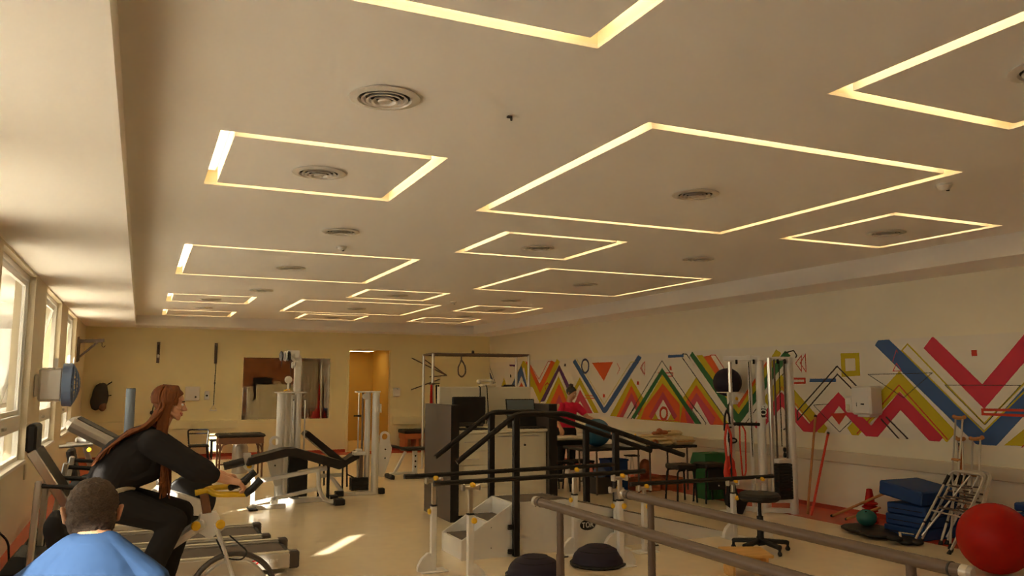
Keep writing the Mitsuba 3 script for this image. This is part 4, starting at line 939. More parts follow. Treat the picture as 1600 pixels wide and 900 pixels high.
solo('red_vest', cat(ball((7.36, 9.0, 0.62), 1.0, 3, (0.09, 0.035, 0.15)), ball((7.29, 8.98, 0.55), 1.0, 3, (0.05, 0.03, 0.10)), ball((7.41, 8.99, 0.5), 1.0, 3, (0.05, 0.03, 0.14))), 'm_redrubber', 'bunched red cloth belt hanging on the white post', 'belt', smooth=True)
t = Thing('sling_bag', 'black sling bag hanging at the foot of the white post', 'bag')
t.part('body', ext_y(Polygon([(7.24, 0.14), (7.46, -0.0), (7.56, 0.16), (7.56, 0.30), (7.45, 0.20), (7.38, 0.30), (7.34, 0.45), (7.27, 0.38)]).buffer(0.01), 8.90, 8.96), 'm_blackcloth')
t.part('strap', tube([(7.33, 8.93, 0.42), (7.34, 8.95, 0.8), (7.37, 9.0, 1.0)], 0.012, 6), 'm_blackcloth')
solo('exercise_ball', ball((8.55, 10.45, 1.77), 0.225, 4), 'm_navy', 'dark blue ball held high on the mural behind the cable machine', 'ball', smooth=True)
t = Thing('ball_rack', 'small white wall ring that holds the dark blue ball', 'rack')
t.part('ring', tube([(8.55 + 0.17 * math.cos(a), 10.45 + 0.17 * math.sin(a), 1.61) for a in np.linspace(0, 6.2832, 25)[:-1]], 0.01, 8, closed=True), 'm_gym')
t.part('arm', bx(8.70, 8.87, 10.43, 10.47, 1.595, 1.625), 'm_gym')
for i, (m, a, b, lb) in enumerate((('m_crutch', (8.20, 8.47, 0.0), (8.80, 8.86, 1.27), 'brown wooden stick leaning on the wall beside the red one'), ('m_redrubber', (8.16, 8.36, 0.0), (8.82, 8.66, 1.04), 'bright red stick leaning on the wall'))):
    t = Thing('exercise_stick', lb, 'stick', group='sticks leaning on the wall')
    a, b = np.array(a) + [0, 0, 0.02], np.array(b)
    t.part('shaft', tube([a, b], 0.017, 10), m)
    t.part('tip', tube([b, b + (b - a) / np.linalg.norm(b - a) * 0.03], 0.02, 10), 'm_black', 'black tip')

# ------------------------------------------------------------------ tables, stools and bin by the mural
t = Thing('treatment_couch', 'white topped treatment couch with a dark frame beside the woman in pink', 'couch')
t.part('top', bx(6.30, 7.04, 12.28, 12.86, 0.79, 0.84, 0.015), 'm_cabinet', 'pale padded top')
t.part('frame', bx(6.31, 7.03, 12.285, 12.85, 0.70, 0.788, 0.006), 'm_blackpanel', 'dark frame')
for x in (6.36, 6.96):
    for y in (12.33, 12.8):
        t.part('leg', bx(x - 0.03, x + 0.03, y - 0.03, y + 0.03, 0, 0.70, 0.004), 'm_rail' if y < 12.5 else 'm_blackpanel')
t = Thing('work_table', 'long black topped work table with thin legs under the mural', 'table')
t.part('top', bx(6.36, 8.50, 11.2, 11.95, 0.69, 0.735, 0.008), 'm_blackpanel')
for x in (6.62, 7.40, 7.62, 8.36):
    t.part('leg', tube([(x, 11.3, 0), (x, 11.3, 0.69)], 0.016, 10), 'm_steel')
for x in (6.62, 8.36):
    t.part('leg', tube([(x, 11.86, 0), (x, 11.86, 0.69)], 0.016, 10), 'm_steel')
t.part('crossbar', tube([(6.62, 11.86, 0.16), (8.36, 11.86, 0.16)], 0.012, 8), 'm_steel')
def unit0(v):
    v = np.asarray(v, float)
    return v / np.linalg.norm(v)
def gymball(x, y, z, r, m, lb):
    t = Thing('gym_ball', lb, 'ball', (x, y, z))
    a = np.linspace(-math.pi / 2, math.pi / 2, 60)
    b_ = ball((0, 0, 0), r, 5)
    w_ = b_.vertices @ unit0((0.4, 0.5, 0.75)) / r
    b_.vertices = b_.vertices * (1 - 0.004 * (np.cos(w_ * 26) > 0.93) * (np.abs(w_) < 0.9))[:, None]
    t.part('body', b_, m, smooth=True)
    t.part('plug', mv(rot(disc((0, 0, r), 0.012, 0.006, n=12), 62, (0.7, 0.4, 0.2)), 0, 0, 0), 'm_rail', 'pale plug')
gymball(6.78, 11.56, 0.735 + 0.222, 0.222, 'm_blueball', 'large dark blue gym ball standing on the black table')
gymball(7.31, 5.20, 0.32, 0.32, 'm_red', 'big red gym ball on the floor at the right edge')
# things on the work table
def softbox(x0, x1, y0, y1, z0, z1, seed, amp=0.02):
    m = bx(x0, x1, y0, y1, z0, z1, 0.04)
    for _ in range(4): m = m.subdivide()
    v = m.vertices.copy()
    m.vertices = v + m.vertex_normals * ((meshkit.fbm(v * 9, 3, seed) - 0.5) * 2 * amp)[:, None] * np.clip((v[:, 2:3] - z0) / 0.03, 0, 1)
    return m
for q_, lb in (((7.48, 8.06, 11.24, 11.75, 0.737, 0.80, 1), 'lowest crumpled cream towel of the pile on the black table'), ((7.55, 8.0, 11.30, 11.78, 0.803, 0.86, 2), 'middle crumpled cream towel of the pile on the black table'), ((7.66, 7.95, 11.34, 11.7, 0.863, 0.90, 3), 'topmost crumpled cream towel of the pile on the black table')):
    solo('towel', softbox(*q_), 'm_towel', lb, 'towel', 'cream towels piled on the black table', smooth=True)
t = Thing('cream_cushion', 'long cream cushion at the right end of the black table', 'cushion')
t.part('body', softbox(8.08, 8.48, 11.22, 11.8, 0.737, 0.87, 4, 0.012), 'm_towel', smooth=True)
t.part('flap', softbox(8.1, 8.46, 11.5, 11.82, 0.872, 0.95, 5, 0.012), 'm_towel', smooth=True)
t.part('piping', tube([(8.09, 11.215, 0.80), (8.47, 11.215, 0.80)], 0.007, 6), 'm_crutch', 'brown seam')
t = Thing('wrist_weight', 'dark strap weight lying on the cream towels', 'weight')
t.part('cuff', cat(ball((7.90, 11.42, 0.955), 0.055, 3), ball((7.98, 11.40, 0.94), 1.0, 3, (0.07, 0.05, 0.035)), ball((7.80, 11.40, 0.93), 1.0, 3, (0.06, 0.05, 0.03))), 'm_woodred', smooth=True)
t.part('strap', bar((8.0, 11.4, 0.955), (8.1, 11.40, 0.96), 0.03, 0.008), 'm_blackcloth')
solo('ring_weight', tube([(7.68 + 0.045 * math.cos(a), 11.225, 0.785 + 0.045 * math.sin(a)) for a in np.linspace(0, 6.2832, 21)[:-1]], 0.018, 8, closed=True), 'm_woodred', 'small dark red ring leaning against the towels', 'ring', smooth=True)
t = Thing('electrotherapy_unit', 'white desk unit with a tilted dark keypad at the left of the table', 'therapy unit', (7.17, 11.5, 0.735))
t.part('body', frame(ext(Polygon([(-0.16, 0), (0.16, 0), (0.16, 0.17), (-0.16, 0.08)]).buffer(0.006), 0.3), (0, -0.15, 0.006), (0, 1, 0), (0, 0, 1), (1, 0, 0)), 'm_white')
kp = t.part('keypad', frame(bx(-0.13, 0.02, -0.10, 0.10, 0, 0.008, 0.003), (0.16, 0.02, 0.142), (0, 0.963, 0.27), (-1, 0, 0), (0, -0.27, 0.963)), 'm_woodred', 'dark red keypad')
t = Thing('spray_bottle', 'yellow bottle between the white unit and the towels', 'bottle', (7.36, 11.32, 0.735))
t.part('body', lathe([[0, 0], [0.032, 0], [0.034, 0.01], [0.034, 0.13], [0.014, 0.165], [0, 0.165]], 20), 'm_yellow')
t.part('cap', lathe([[0, 0.165], [0.016, 0.165], [0.014, 0.20], [0, 0.2]], 16), 'm_yellow')
for i, (x, y, h) in enumerate(((7.44, 11.5, 0.17), (7.45, 11.36, 0.10))):
    t = Thing('jar', ('taller cream jar behind the yellow bottle', 'short cream jar right of the yellow bottle')[i], 'jar', (x, y, 0.735))
    t.part('body', lathe([[0, 0], [0.033, 0], [0.035, 0.01], [0.035, h - 0.03], [0.027, h - 0.02], [0, h - 0.02]], 20), 'm_rail')
    t.part('lid', disc((0, 0, h - 0.01), 0.03, 0.02, n=20, b=0.004), 'm_dark' if i else 'm_white')
# under the table
def crate(name, lb, cat_, x0, x1, y0, y1, z0, z1, m):
    t = Thing(name, lb, cat_)
    w = 0.012
    t.part('body', cat(bx(x0, x1, y0, y1, z0, z0 + w), bx(x0, x0 + w, y0, y1, z0 + w, z1), bx(x1 - w, x1, y0, y1, z0 + w, z1), bx(x0 + w, x1 - w, y0, y0 + w, z0 + w, z1), bx(x0 + w, x1 - w, y1 - w, y1, z0 + w, z1)), m, smooth=False)
    t.part('rim', cat(bx(x0 - 0.012, x1 + 0.012, y0 - 0.012, y0, z1 - 0.03, z1), bx(x0 - 0.012, x0, y0, y1, z1 - 0.03, z1), bx(x1, x1 + 0.012, y0, y1, z1 - 0.03, z1), bx(x0 - 0.012, x1 + 0.012, y1, y1 + 0.012, z1 - 0.03, z1)), m, smooth=False)
crate('storage_tub', 'blue plastic tub under the black table', 'tub', 6.98, 7.32, 11.5, 11.82, 0.0, 0.52, 'm_mat')
crate('storage_crate', 'low dark crate under the table with a small blue ball on it', 'crate', 6.66, 6.95, 11.38, 11.7, 0.0, 0.26, 'm_dark')
solo('small_ball', ball((6.80, 11.52, 0.262 + 0.085 - 0.03), 0.105, 3), 'm_fanblue', 'small blue ball in the dark crate under the table', 'ball', smooth=True)
crate('red_crate', 'low dark red crate on the floor under the right part of the table', 'crate', 7.45, 7.85, 11.35, 11.75, 0.0, 0.2, 'm_woodred')
crate('red_crate', 'second dark red crate on the floor, the one nearer the wall end', 'crate', 7.93, 8.28, 11.35, 11.75, 0.0, 0.2, 'm_woodred')
t = Thing('wire_rack', 'small pale wire rack under the black table', 'rack', (7.48, 11.62, 0.21))
t.part('frame', cat(*[tube([(sx, sy, 0), (sx * 0.6, sy, 0.34)], 0.008, 6) for sx in (-0.1, 0.1) for sy in (-0.08, 0.08)], tube([(-0.1, -0.08, 0.06), (0.1, -0.08, 0.06)], 0.008, 6)), 'm_silver')
t.part('tray', bx(-0.1, 0.1, -0.09, 0.09, 0.34, 0.36), 'm_dark')
solo('red_bag', ball((7.72, 11.6, 0.35), 1.0, 3, (0.10, 0.10, 0.15)), 'm_woodred', 'dark red round bag in the red crate under the table', 'bag', smooth=True)
# black stools
def legstool(x, y, lb, h=0.56, w=0.17):
    t = Thing('black_stool', lb, 'stool', (x, y, 0), group='black stools by the bin')
    t.part('seat', bx(-w, w, -w, w, h - 0.075, h, 0.02), 'm_pad')
    for sx in (-1, 1):
        for sy in (-1, 1):
            t.part('leg', tube(bend([(sx * 0.02, sy * (w - 0.04), h - 0.085), (sx * (w - 0.02), sy * (w - 0.04), h - 0.085), (sx * (w + 0.005), sy * (w - 0.02), 0.0)], 0.06, 6), 0.014, 8), 'm_black')
legstool(7.40, 10.17, 'black stool with bent tube legs, nearer the table')
legstool(7.78, 10.0, 'black stool beside the green bin, second from the table', 0.58)
t = Thing('seat_skirt', 'black padded block hanging between the stool and the green bin', 'pad')
t.part('body', bx(7.62, 7.93, 9.80, 9.825, 0.2, 0.5, 0.01), 'm_blackcloth')
t.part('latch', disc((7.8, 9.795, 0.26), 0.012, 0.01, (0, 1, 0), 10), 'm_silver', 'bright latch')
t = Thing('waste_bin', 'green plastic swing-top bin behind the black stool', 'bin', (8.05, 10.32, 0))
t.part('body', trimesh.convex.convex_hull(np.array([[sx * (0.16 + 0.05 * (z > 0)), sy * (0.14 + 0.04 * (z > 0)), z] for sx in (-1, 1) for sy in (-1, 1) for z in (0, 0.52)])), 'm_green', smooth=False)
t.part('lid', trimesh.convex.convex_hull(np.array([[sx * 0.225, sy * 0.195, 0.523] for sx in (-1, 1) for sy in (-1, 1)] + [[sx * 0.20, sy * 0.15, 0.69] for sx in (-1, 1) for sy in (-1, 1)])), 'm_green', smooth=False)
for k in range(7):
    t.part('rib', bar((-0.15 + 0.05 * k, -0.144, 0.03), (-0.185 + 0.062 * k, -0.181, 0.5), 0.008, 0.008), 'm_green')
for i, (x, lb) in enumerate(((6.25, 'black chair at the left under the treatment couch'), (6.72, 'second black chair under the treatment couch, next to the ramp rail'))):
    t = Thing('black_chair', lb, 'chair', (x, 12.06, 0), group='black chairs at the tables')
    t.part('seat', bx(-0.2, 0.2, -0.2, 0.2, 0.44, 0.48, 0.015), 'm_pad')
    for sx in (-1, 1):
        for sy in (-1, 1):
            t.part('leg', tube([(sx * 0.17, sy * 0.17, 0.44), (sx * 0.2, sy * 0.2, 0)], 0.013, 8), 'm_black')
    t.part('stretcher', tube([(-0.18, -0.18, 0.22), (0.18, -0.18, 0.22)], 0.010, 6), 'm_black')
    del scene[[k for k in scene if k.startswith(t.key + '__stretcher')][-1]], labels[t.key + '__stretcher']

# ------------------------------------------------------------------ heap at the foot of the mural, right
for k in range(3):
    t = Thing('foam_mat', ('lowest blue foam mat of the stack behind the walkers', 'middle blue foam mat of the stack behind the walkers', 'topmost flat blue foam mat under the tilted one')[k], 'mat', group='blue foam mats')
    t.part('body', bx(8.02 + 0.02 * k, 8.66, 6.54, 7.08 - 0.01 * k, 0.002 + 0.125 * k, 0.122 + 0.125 * k, 0.012), 'm_mat')
    t.part('zip', bx(8.014 + 0.02 * k, 8.022 + 0.02 * k, 6.58, 7.03, 0.056 + 0.125 * k, 0.064 + 0.125 * k), 'm_navy', 'dark seam', smooth=False)
t = Thing('foam_wedge', 'tilted blue foam wedge lying on top of the mat stack', 'mat')
wd = mv(rot(bx(-0.36, 0.36, -0.3, 0.3, 0, 0.15, 0.012), -12, (0, 1, 0)), 8.32, 6.78, 0.53)
wd = rot(bx(8.02, 8.66, 6.56, 7.14, 0.44, 0.60, 0.015), 8, (1, 0, 0), (8.3, 6.6, 0.44))
wd.apply_translation([0, 0, 0.378 + 0.003 - wd.bounds[0][2]])
t.part('body', wd, 'm_mat')
for k in range(6):
    z = 0.045 * k + 0.002
    solo('training_cone', mv(lathe([[0.02, 0.195 + z], [0.034, 0.19 + z], [0.060, 0.036 + z], [0.095, 0.020 + z], [0.095, 0.004 + z], [0.085, 0.0 + z], [0.056, 0.010 + z], [0.031, 0.18 + z], [0.02, 0.195 + z]], 24), 8.50, 7.70, 0), 'm_red',
         ('lowest red training cone of the stack by the mats', 'second red training cone from the floor in the stack', 'third red training cone from the floor in the stack', 'third red training cone from the top of the stack', 'second red training cone from the top of the stack', 'topmost red training cone of the stack, its tip free')[k], 'cone', 'stacked red training cones')
for i, (a, b, lb) in enumerate((((8.40, 8.22, 0.02), (8.22, 7.17, 0.46), 'long brown pole lying slanted onto the mats behind the cones'), ((8.36, 7.95, 0.02), (8.20, 7.28, 0.26), 'short brown pole slanting behind the teal ball'))):
    t = Thing('exercise_pole', lb, 'pole')
    a, b = np.array(a), np.array(b)
    t.part('shaft', tube([a, b], 0.016, 10), 'm_crutch')
    t.part('tip', tube([a - (b - a) * 0.03, a], 0.02, 10), 'm_black', 'black rubber tip')
for i, (x, y, r, lb) in enumerate(((7.90, 7.24, 0.27, 'black balance board under the teal ball'), (7.75, 6.92, 0.2, 'smaller black balance board left of the ankle weights'))):
    t = Thing('balance_board', lb, 'balance board', (x, y, 0), group='black balance boards')
    t.part('disc', lathe([[0, 0.03], [r - 0.03, 0.025], [r, 0.04], [r, 0.055], [r - 0.02, 0.066], [0, 0.068]], 36), 'm_black')
    t.part('dome', lathe([[0, 0], [0.06, 0.006], [0.10, 0.03], [0, 0.03]], 24), 'm_black')
t = Thing('teal_ball', 'dull teal ball resting on the black balance board', 'ball', (7.95, 7.26, 0.068))
t.part('body', ball((0, 0, 0.095), 1.0, 4, (0.115, 0.115, 0.095)), 'm_teal', smooth=True)
t.part('valve', disc((-0.06, -0.05, 0.175), 0.01, 0.008, n=10), 'm_black')
rg = random.Random(4)
for k in range(7):
    a = rg.uniform(0, 6.28)
    solo('ankle_weight', mv(ball((0.10 * math.cos(a) * (k > 0), 0.12 * math.sin(a) * (k > 0), 0.036 + 0.016 * (k % 3)), 1.0, 2, (0.075, 0.085, 0.033)), 7.68, 6.50, 0), 'm_black', ('black ankle weight in the middle of the heap at the walker foot', 'black ankle weight on the mat side of the heap', 'black ankle weight lying highest in the heap', 'black ankle weight at the near edge of the heap', 'black ankle weight half under the pale strap', 'black ankle weight at the balance board side of the heap', 'black ankle weight at the far edge of the heap')[k], 'ankle weight', 'heap of black ankle weights', smooth=True)
solo('strap', mv(cat(bar((-0.05, 0.02, 0.09), (0.0, 0.07, 0.125), 0.025, 0.006), bar((0.0, 0.07, 0.125), (0.06, -0.06, 0.12), 0.025, 0.006)), 7.68, 6.50, 0), 'm_rail', 'pale strap on top of the black ankle weights', 'strap')
def walker(o, A, B, up, lb, off):
    """Folded walker: feet line A-B, frame direction up, second frame offset by off."""
    t = Thing('folded_walker', lb, 'walker', group='folded aluminium walkers')
    A, B, up, off = (np.asarray(q, float) for q in (A, B, up, off))
    for j, d in enumerate((0 * off, off)):
        w = (B - A)
        a, b = A + d + w * 0.08 * j, B + d - w * 0.06 * j
        ta, tb = a + up + w * 0.04, b + up - w * 0.04
        sd = t.part('side_frame', tube(bend([a + up * 0.09, ta, tb, b + up * 0.09], 0.09, 6), 0.0135, 10), 'm_silver', 'aluminium tube frame')
        for p, q in ((a, ta), (b, tb)):
            u = (q - p) / np.linalg.norm(q - p)
            t.part('leg_extension', tube([p + u * 0.03, p + u * 0.26], 0.0115, 10), 'm_silver', parent=sd)
            t.part('ring', tube([p + u * 0.255, p + u * 0.275], 0.017, 10), 'm_black', parent=sd)
            t.part('rubber_foot', tube([p, p + u * 0.045], [0.024, 0.017], 12), 'm_black', parent=sd)
        for f in ((0.45, 0.63) if j == 0 else (0.5, 0.72)):
            t.part('cross_bar', tube([a + (ta - a) * f, b + (tb - b) * f], 0.010, 8), 'm_steel' if f != 0.45 else 'm_silver', parent=sd)
        for f in (0.88,):
            c0, c1 = ta + (tb - ta) * 0.12, ta + (tb - ta) * 0.42
            t.part('hand_grip', tube([a + (ta - a) * 0.80, a + (ta - a) * 0.93], 0.019, 10), 'm_black', parent=sd)
    for f in (0.5, 0.66, 0.8):
        p = A + up * f + (B - A) * 0.2
        t.part('hinge_bar', tube([p, p + off + (B - A) * 0.5], 0.009, 8), 'm_steel')
    t.part('diagonal', tube([A + up * 0.1 + (B - A) * 0.08 + off * 0.5, A + up * 0.97 + (B - A) * 0.55 + off * 0.5], 0.011, 8), 'm_silver')
walker(None, (7.86, 6.55, 0), (7.68, 5.98, 0), (0.50, -0.12, 0.78), 'folded aluminium walker leaning on the wall, nearer to the mats', (0.10, 0.03, 0.0))
walker(None, (8.04, 6.36, 0), (7.88, 5.90, 0), (0.45, 0.02, 0.78), 'folded aluminium walker leaning behind the other one, by the red ball', (0.09, 0.02, 0.0))
def crutch(foot, top, wdir, lb):
    t = Thing('crutch', lb, 'crutch', group='crutches leaning on the mural')
    f, p, w = (np.asarray(q, float) for q in (foot, top, wdir))
    w = w / np.linalg.norm(w)
    d = p - f
    k = f + d * 0.42
    for s in (-1, 1):
        t.part('shaft', tube([k + w * 0.012 * s, f + d * 0.55 + w * 0.05 * s, p + w * 0.06 * s], 0.0105, 8), 'm_silver')
    t.part('lower_shaft', tube([f + d * 0.02, k + d * 0.06], 0.0115, 8), 'm_silver')
    t.part('tip', tube([f, f + d * 0.035], [0.022, 0.016], 12), 'm_black', 'black rubber tip')
    t.part('arm_pad', tube([p - w * 0.095 + [0, 0, 0.015], p - w * 0.05, p + w * 0.05, p + w * 0.095 + [0, 0, 0.015]], 0.023, 10), 'm_crutch', 'brown arm pad')
    t.part('hand_grip', tube([f + d * 0.66 - w * 0.065, f + d * 0.66 + w * 0.065], 0.017, 10), 'm_crutch', 'brown hand grip')
crutch((7.92, 6.15, 0), (8.74, 6.56, 1.35), (0.3, 1, 0), 'tallest crutch, its brown pad highest against the mural')
crutch((7.98, 5.93, 0), (8.74, 6.36, 1.12), (0.2, 1, -0.12), 'crutch with a curved brown pad, rightmost of the three')
crutch((8.28, 6.26, 0), (8.78, 6.60, 1.10), (0.5, 1, 0), 'crutch at the left of the tallest one')
t = Thing('exercise_stick', 'dark red stick standing behind the walkers left of the crutches', 'stick')
t.part('shaft', tube([(8.40, 6.30, 0.0), (8.80, 6.62, 1.02)], 0.016, 10), 'm_woodred')
t.part('tip', tube([(8.80, 6.62, 1.02), (8.812, 6.63, 1.05)], 0.018, 10), 'm_black', 'dark tip')
t = Thing('foam_stand', 'dark stand at the right edge holding two navy foam pads beside the red ball', 'stand')
t.part('shelf', bx(7.58, 8.3, 4.70, 5.05, 0.44, 0.47), 'm_dark', smooth=False)
for x in (7.72, 8.25):
    for y in (4.75, 5.0):
        t.part('leg', bx(x - 0.02, x + 0.02, y - 0.02, y + 0.02, 0, 0.44), 'm_dark', smooth=False)
solo('foam_pad', bx(7.52, 8.3, 4.72, 5.14, 0.472, 0.55, 0.015), 'm_mat', 'lower navy foam pad at the right edge of the picture', 'mat')
solo('foam_pad', bx(7.60, 8.3, 4.74, 5.20, 0.552, 0.63, 0.015), 'm_mat', 'upper navy foam pad at the right edge of the picture', 'mat')

# ------------------------------------------------------------------ treadmills by the windows
def treadmill(x0, x1, y0, y1, lb, cons, brand):
    t = Thing('treadmill', lb, 'treadmill', group='treadmills at the windows')
    for y in (y0, y1 - 0.09):
        p = t.part('side_rail', bx(x0 + 0.3, x1 - 0.06, y, y + 0.09, 0.06, 0.20, 0.012), 'm_silver', 'silver side rail')
        t.part('foot_rest', bx(x0 + 0.32, x1 - 0.07, y + 0.006, y + 0.084, 0.20, 0.207), 'm_rail', 'pale foot strip', parent=p, smooth=False)
        t.part('end_cap', bx(x1 - 0.10, x1, y - 0.004, y + 0.094, 0.055, 0.212, 0.015), 'm_greypanel', 'dark grey end cap', parent=p)
    t.part('belt', bx(x0 + 0.3, x1 - 0.09, y0 + 0.092, y1 - 0.092, 0.15, 0.178, 0.008), 'm_tread', 'black running belt')
    t.part('roller', tube([(x1 - 0.07, y0 + 0.1, 0.14), (x1 - 0.07, y1 - 0.1, 0.14)], 0.035, 14), 'm_black')
    t.part('deck', bx(x0 + 0.3, x1 - 0.1, y0 + 0.092, y1 - 0.092, 0.07, 0.148), 'm_dark', smooth=False)
    hood = trimesh.convex.convex_hull(np.array([[x0, y, z] for y in (y0 + 0.03, y1 - 0.03) for z in (0.03, 0.2)] + [[x0 + 0.1, y, 0.33] for y in (y0 + 0.1, y1 - 0.1)] + [[x0 + 0.3, y, 0.30] for y in (y0 + 0.1, y1 - 0.1)] + [[x0 + 0.46, y, z] for y in (y0 + 0.08, y1 - 0.08) for z in (0.03, 0.21)]))
    t.part('motor_hood', hood, 'm_black', 'black motor hood', smooth=False)
    for x in (x0 + 0.15, x1 - 0.25):
        for y in (y0 + 0.05, y1 - 0.05):
            t.part('foot', tube([(x, y, 0), (x, y, 0.06)], 0.025, 10), 'm_black')
    for y in (y0 + 0.03, y1 - 0.03):
        t.part('upright', bar((x0 + 0.22, y, 0.1), (x0 + cons[0], y, cons[1] - 0.08), 0.05, 0.08, (0, 1, 0), bev=0.01), 'm_silver')
        t.part('handle', tube(bend([(x0 + cons[0] + 0.02, y, cons[1] - 0.12), (x0 + cons[0] + 0.30, y, cons[1] - 0.15), (x0 + cons[0] + 0.42, y, cons[1] - 0.26)], 0.06), 0.02, 10), 'm_black')
    if brand:
        c = (x1 - 0.40, y0 - 0.0005, 0.135)
        e = shapely.affinity.rotate(shapely.affinity.scale(shapely.Point(0, 0).buffer(1, 24), 0.045, 0.022), 12)
        em = e.difference(shapely.affinity.scale(e, 0.55, 0.45))
        b_ = frame(ext(em, 0.002), c, (1, 0, 0), (0, 0, 1), (0, -1, 0))
        t.part('emblem', b_, 'm_red', 'red oval emblem', smooth=False)
        tm = meshkit.text_mesh('TALENT', 0.028, 0.0015, True)
        t.part('lettering', frame(tm, (c[0] + 0.06, c[1], c[2] - 0.012), (1, 0, 0), (0, 0, 1), (0, -1, 0)), 'm_white', 'pale lettering', smooth=False)
    return t
t = treadmill(-0.98, 1.42, 7.86, 8.61, 'nearer grey treadmill with a red emblem on its side rail', (0.25, 1.02), True)
c_ = t.part('console', rot(bx(-0.28, 0.28, -0.34, 0.34, -0.03, 0.03, 0.02), 58, (0, 1, 0)).apply_translation((-0.66, 8.24, 0.95)), 'm_black', 'black slanted console')
t.part('console_trim', rot(bx(-0.27, 0.27, -0.36, -0.335, -0.035, 0.04, 0.008), 58, (0, 1, 0)).apply_translation((-0.66, 8.24, 0.95)), 'm_chrome', 'shiny console edge', parent=c_)
t.part('console_head', bx(-0.86, -0.78, 8.02, 8.46, 1.16, 1.40, 0.02), 'm_black', 'black console head', parent=c_)
t = treadmill(-0.95, 1.30, 8.82, 9.64, 'farther treadmill with a large silver console behind the cyclist', (0.35, 1.08), False)
c_ = t.part('console', rot(bx(-0.30, 0.30, -0.36, 0.36, -0.075, 0.055, 0.045), 30, (0, 1, 0)).apply_translation((-0.36, 9.22, 1.24)), 'm_silver', 'large silver console')
t.part('display', rot(bx(-0.24, 0.18, -0.28, 0.28, 0.056, 0.062, 0.002), 30, (0, 1, 0)).apply_translation((-0.36, 9.22, 1.24)), 'm_dark', 'dark display', parent=c_)
t.part('lower_panel', rot(bx(0.2, 0.42, -0.30, 0.30, -0.10, 0.03, 0.03), 30, (0, 1, 0)).apply_translation((-0.36, 9.22, 1.24)), 'm_black', parent=c_)

# ------------------------------------------------------------------ exercise bikes
t = Thing('exercise_bike', 'white exercise bike with a yellow handlebar ridden by the red-haired woman', 'exercise bike')
by = 5.80
t.part('frame_tube', bar((0.43, by, 0.85), (-0.05, by, 0.545), 0.06, 0.135, (0, 1, 0), bev=0.015), 'm_gym')
t.part('frame_tube', bar((-0.03, by, 0.555), (-0.42, by, 0.54), 0.06, 0.09, (0, 1, 0), bev=0.012), 'm_gym')
t.part('head', trimesh.convex.convex_hull(np.array([[x, by + s, z] for s in (-0.04, 0.04) for x, z in ((0.37, 0.80), (0.40, 0.90), (0.50, 0.91), (0.55, 0.80), (0.46, 0.74))])), 'm_gym')
for y in (by - 0.075, by + 0.075):
    t.part('fork_blade', bar((0.49, by + (y - by) * 0.5, 0.84), (0.66, y, 0.36), 0.025, 0.085, (0, 1, 0), bev=0.008), 'm_gym')
fw_ = t.part('flywheel', lathe([[0.12, -0.02], [0.2, -0.025], [0.225, -0.03], [0.235, -0.02], [0.235, 0.02], [0.225, 0.03], [0.2, 0.025], [0.12, 0.02]], 48, (0.62, by, 0.36), (0, 1, 0)), 'm_silver', 'grey flywheel')
t.part('hub_disc', lathe([[0, -0.018], [0.125, -0.018], [0.125, 0.018], [0, 0.018]], 32, (0.62, by, 0.36), (0, 1, 0)), 'm_greypanel', parent=fw_)
t.part('wheel_guard', tube([(0.62 + 0.27 * math.cos(a), by, 0.36 + 0.27 * math.sin(a)) for a in np.linspace(0.3, 2.9, 18)], 0.018, 8), 'm_greypanel', 'dark wheel guard', parent=fw_)
t.part('stem', bar((0.445, by, 0.88), (0.415, by, 1.03), 0.045, 0.055, (1, 0, 0), bev=0.008), 'm_legwood', 'dark stem')
t.part('handlebar', tube(bend([(0.36, by, 1.035), (0.45, by, 1.05), (0.47, by - 0.13, 1.035), (0.66, by - 0.15, 1.03)], 0.08, 6), 0.0195, 12), 'm_yellow', 'yellow handlebar')
t.part('handlebar', tube(bend([(0.42, by, 1.045), (0.46, by + 0.13, 1.045), (0.62, by + 0.15, 1.05)], 0.08, 6), 0.0195, 12), 'm_yellow', 'yellow handlebar')
for s in (-1, 1):
    t.part('grip', tube([(0.655 - 0.03 * (s > 0), by + 0.15 * s, 1.03 + 0.02 * (s > 0)), (0.70 - 0.02 * (s > 0), by + 0.15 * s, 1.06 + 0.02 * (s > 0)), (0.755, by + 0.15 * s, 1.12 + 0.02 * (s > 0))], 0.024, 12), 'm_black', 'black grip')
    t.part('knob', cat(disc((0.46 + 0.06 * s * -1 * -1 if s > 0 else 0.37, by - 0.075, 0.835), 0.03, 0.028, (0, 1, 0), 18, 0.008), tube([(0.52 if s > 0 else 0.37, by - 0.07, 0.835), (0.50 if s > 0 else 0.40, by - 0.03, 0.835)], 0.008, 6)), 'm_yellow', 'yellow knob')
t.part('cross_grip', tube([(0.56, by - 0.16, 1.075), (0.66, by - 0.10, 1.10), (0.72, by - 0.06, 1.16)], 0.02, 10), 'm_black', 'black bar end')
b_, l_ = decal('TOK', (0.26, by - 0.0305, 0.74), (0.844, 0, 0.536), (-0.536, 0, 0.844), 0.05, 0.032)
bk = t.part('badge', b_, 'm_black', 'black oval badge', smooth=False)
t.part('lettering', l_, 'm_gym', 'pale lettering', parent=bk, smooth=False)
t.part('seat_post', bar((-0.10, by, 0.50), (-0.17, by, 0.90), 0.045, 0.045, (0, 1, 0)), 'm_chrome', 'chrome seat post')
t.part('saddle', trimesh.convex.convex_hull(np.array([[-0.32, by + s * 0.11, z] for s in (-1, 1) for z in (0.915, 0.95)] + [[-0.15, by + s * 0.07, z] for s in (-1, 1) for z in (0.91, 0.945)] + [[0.04, by + s * 0.02, z] for s in (-1, 1) for z in (0.90, 0.93)])), 'm_pad', 'black saddle')
for x in (-0.42, 0.78):
    t.part('floor_bar', bx(x - 0.04, x + 0.04, by - 0.25, by + 0.25, 0, 0.06, 0.012), 'm_gym')
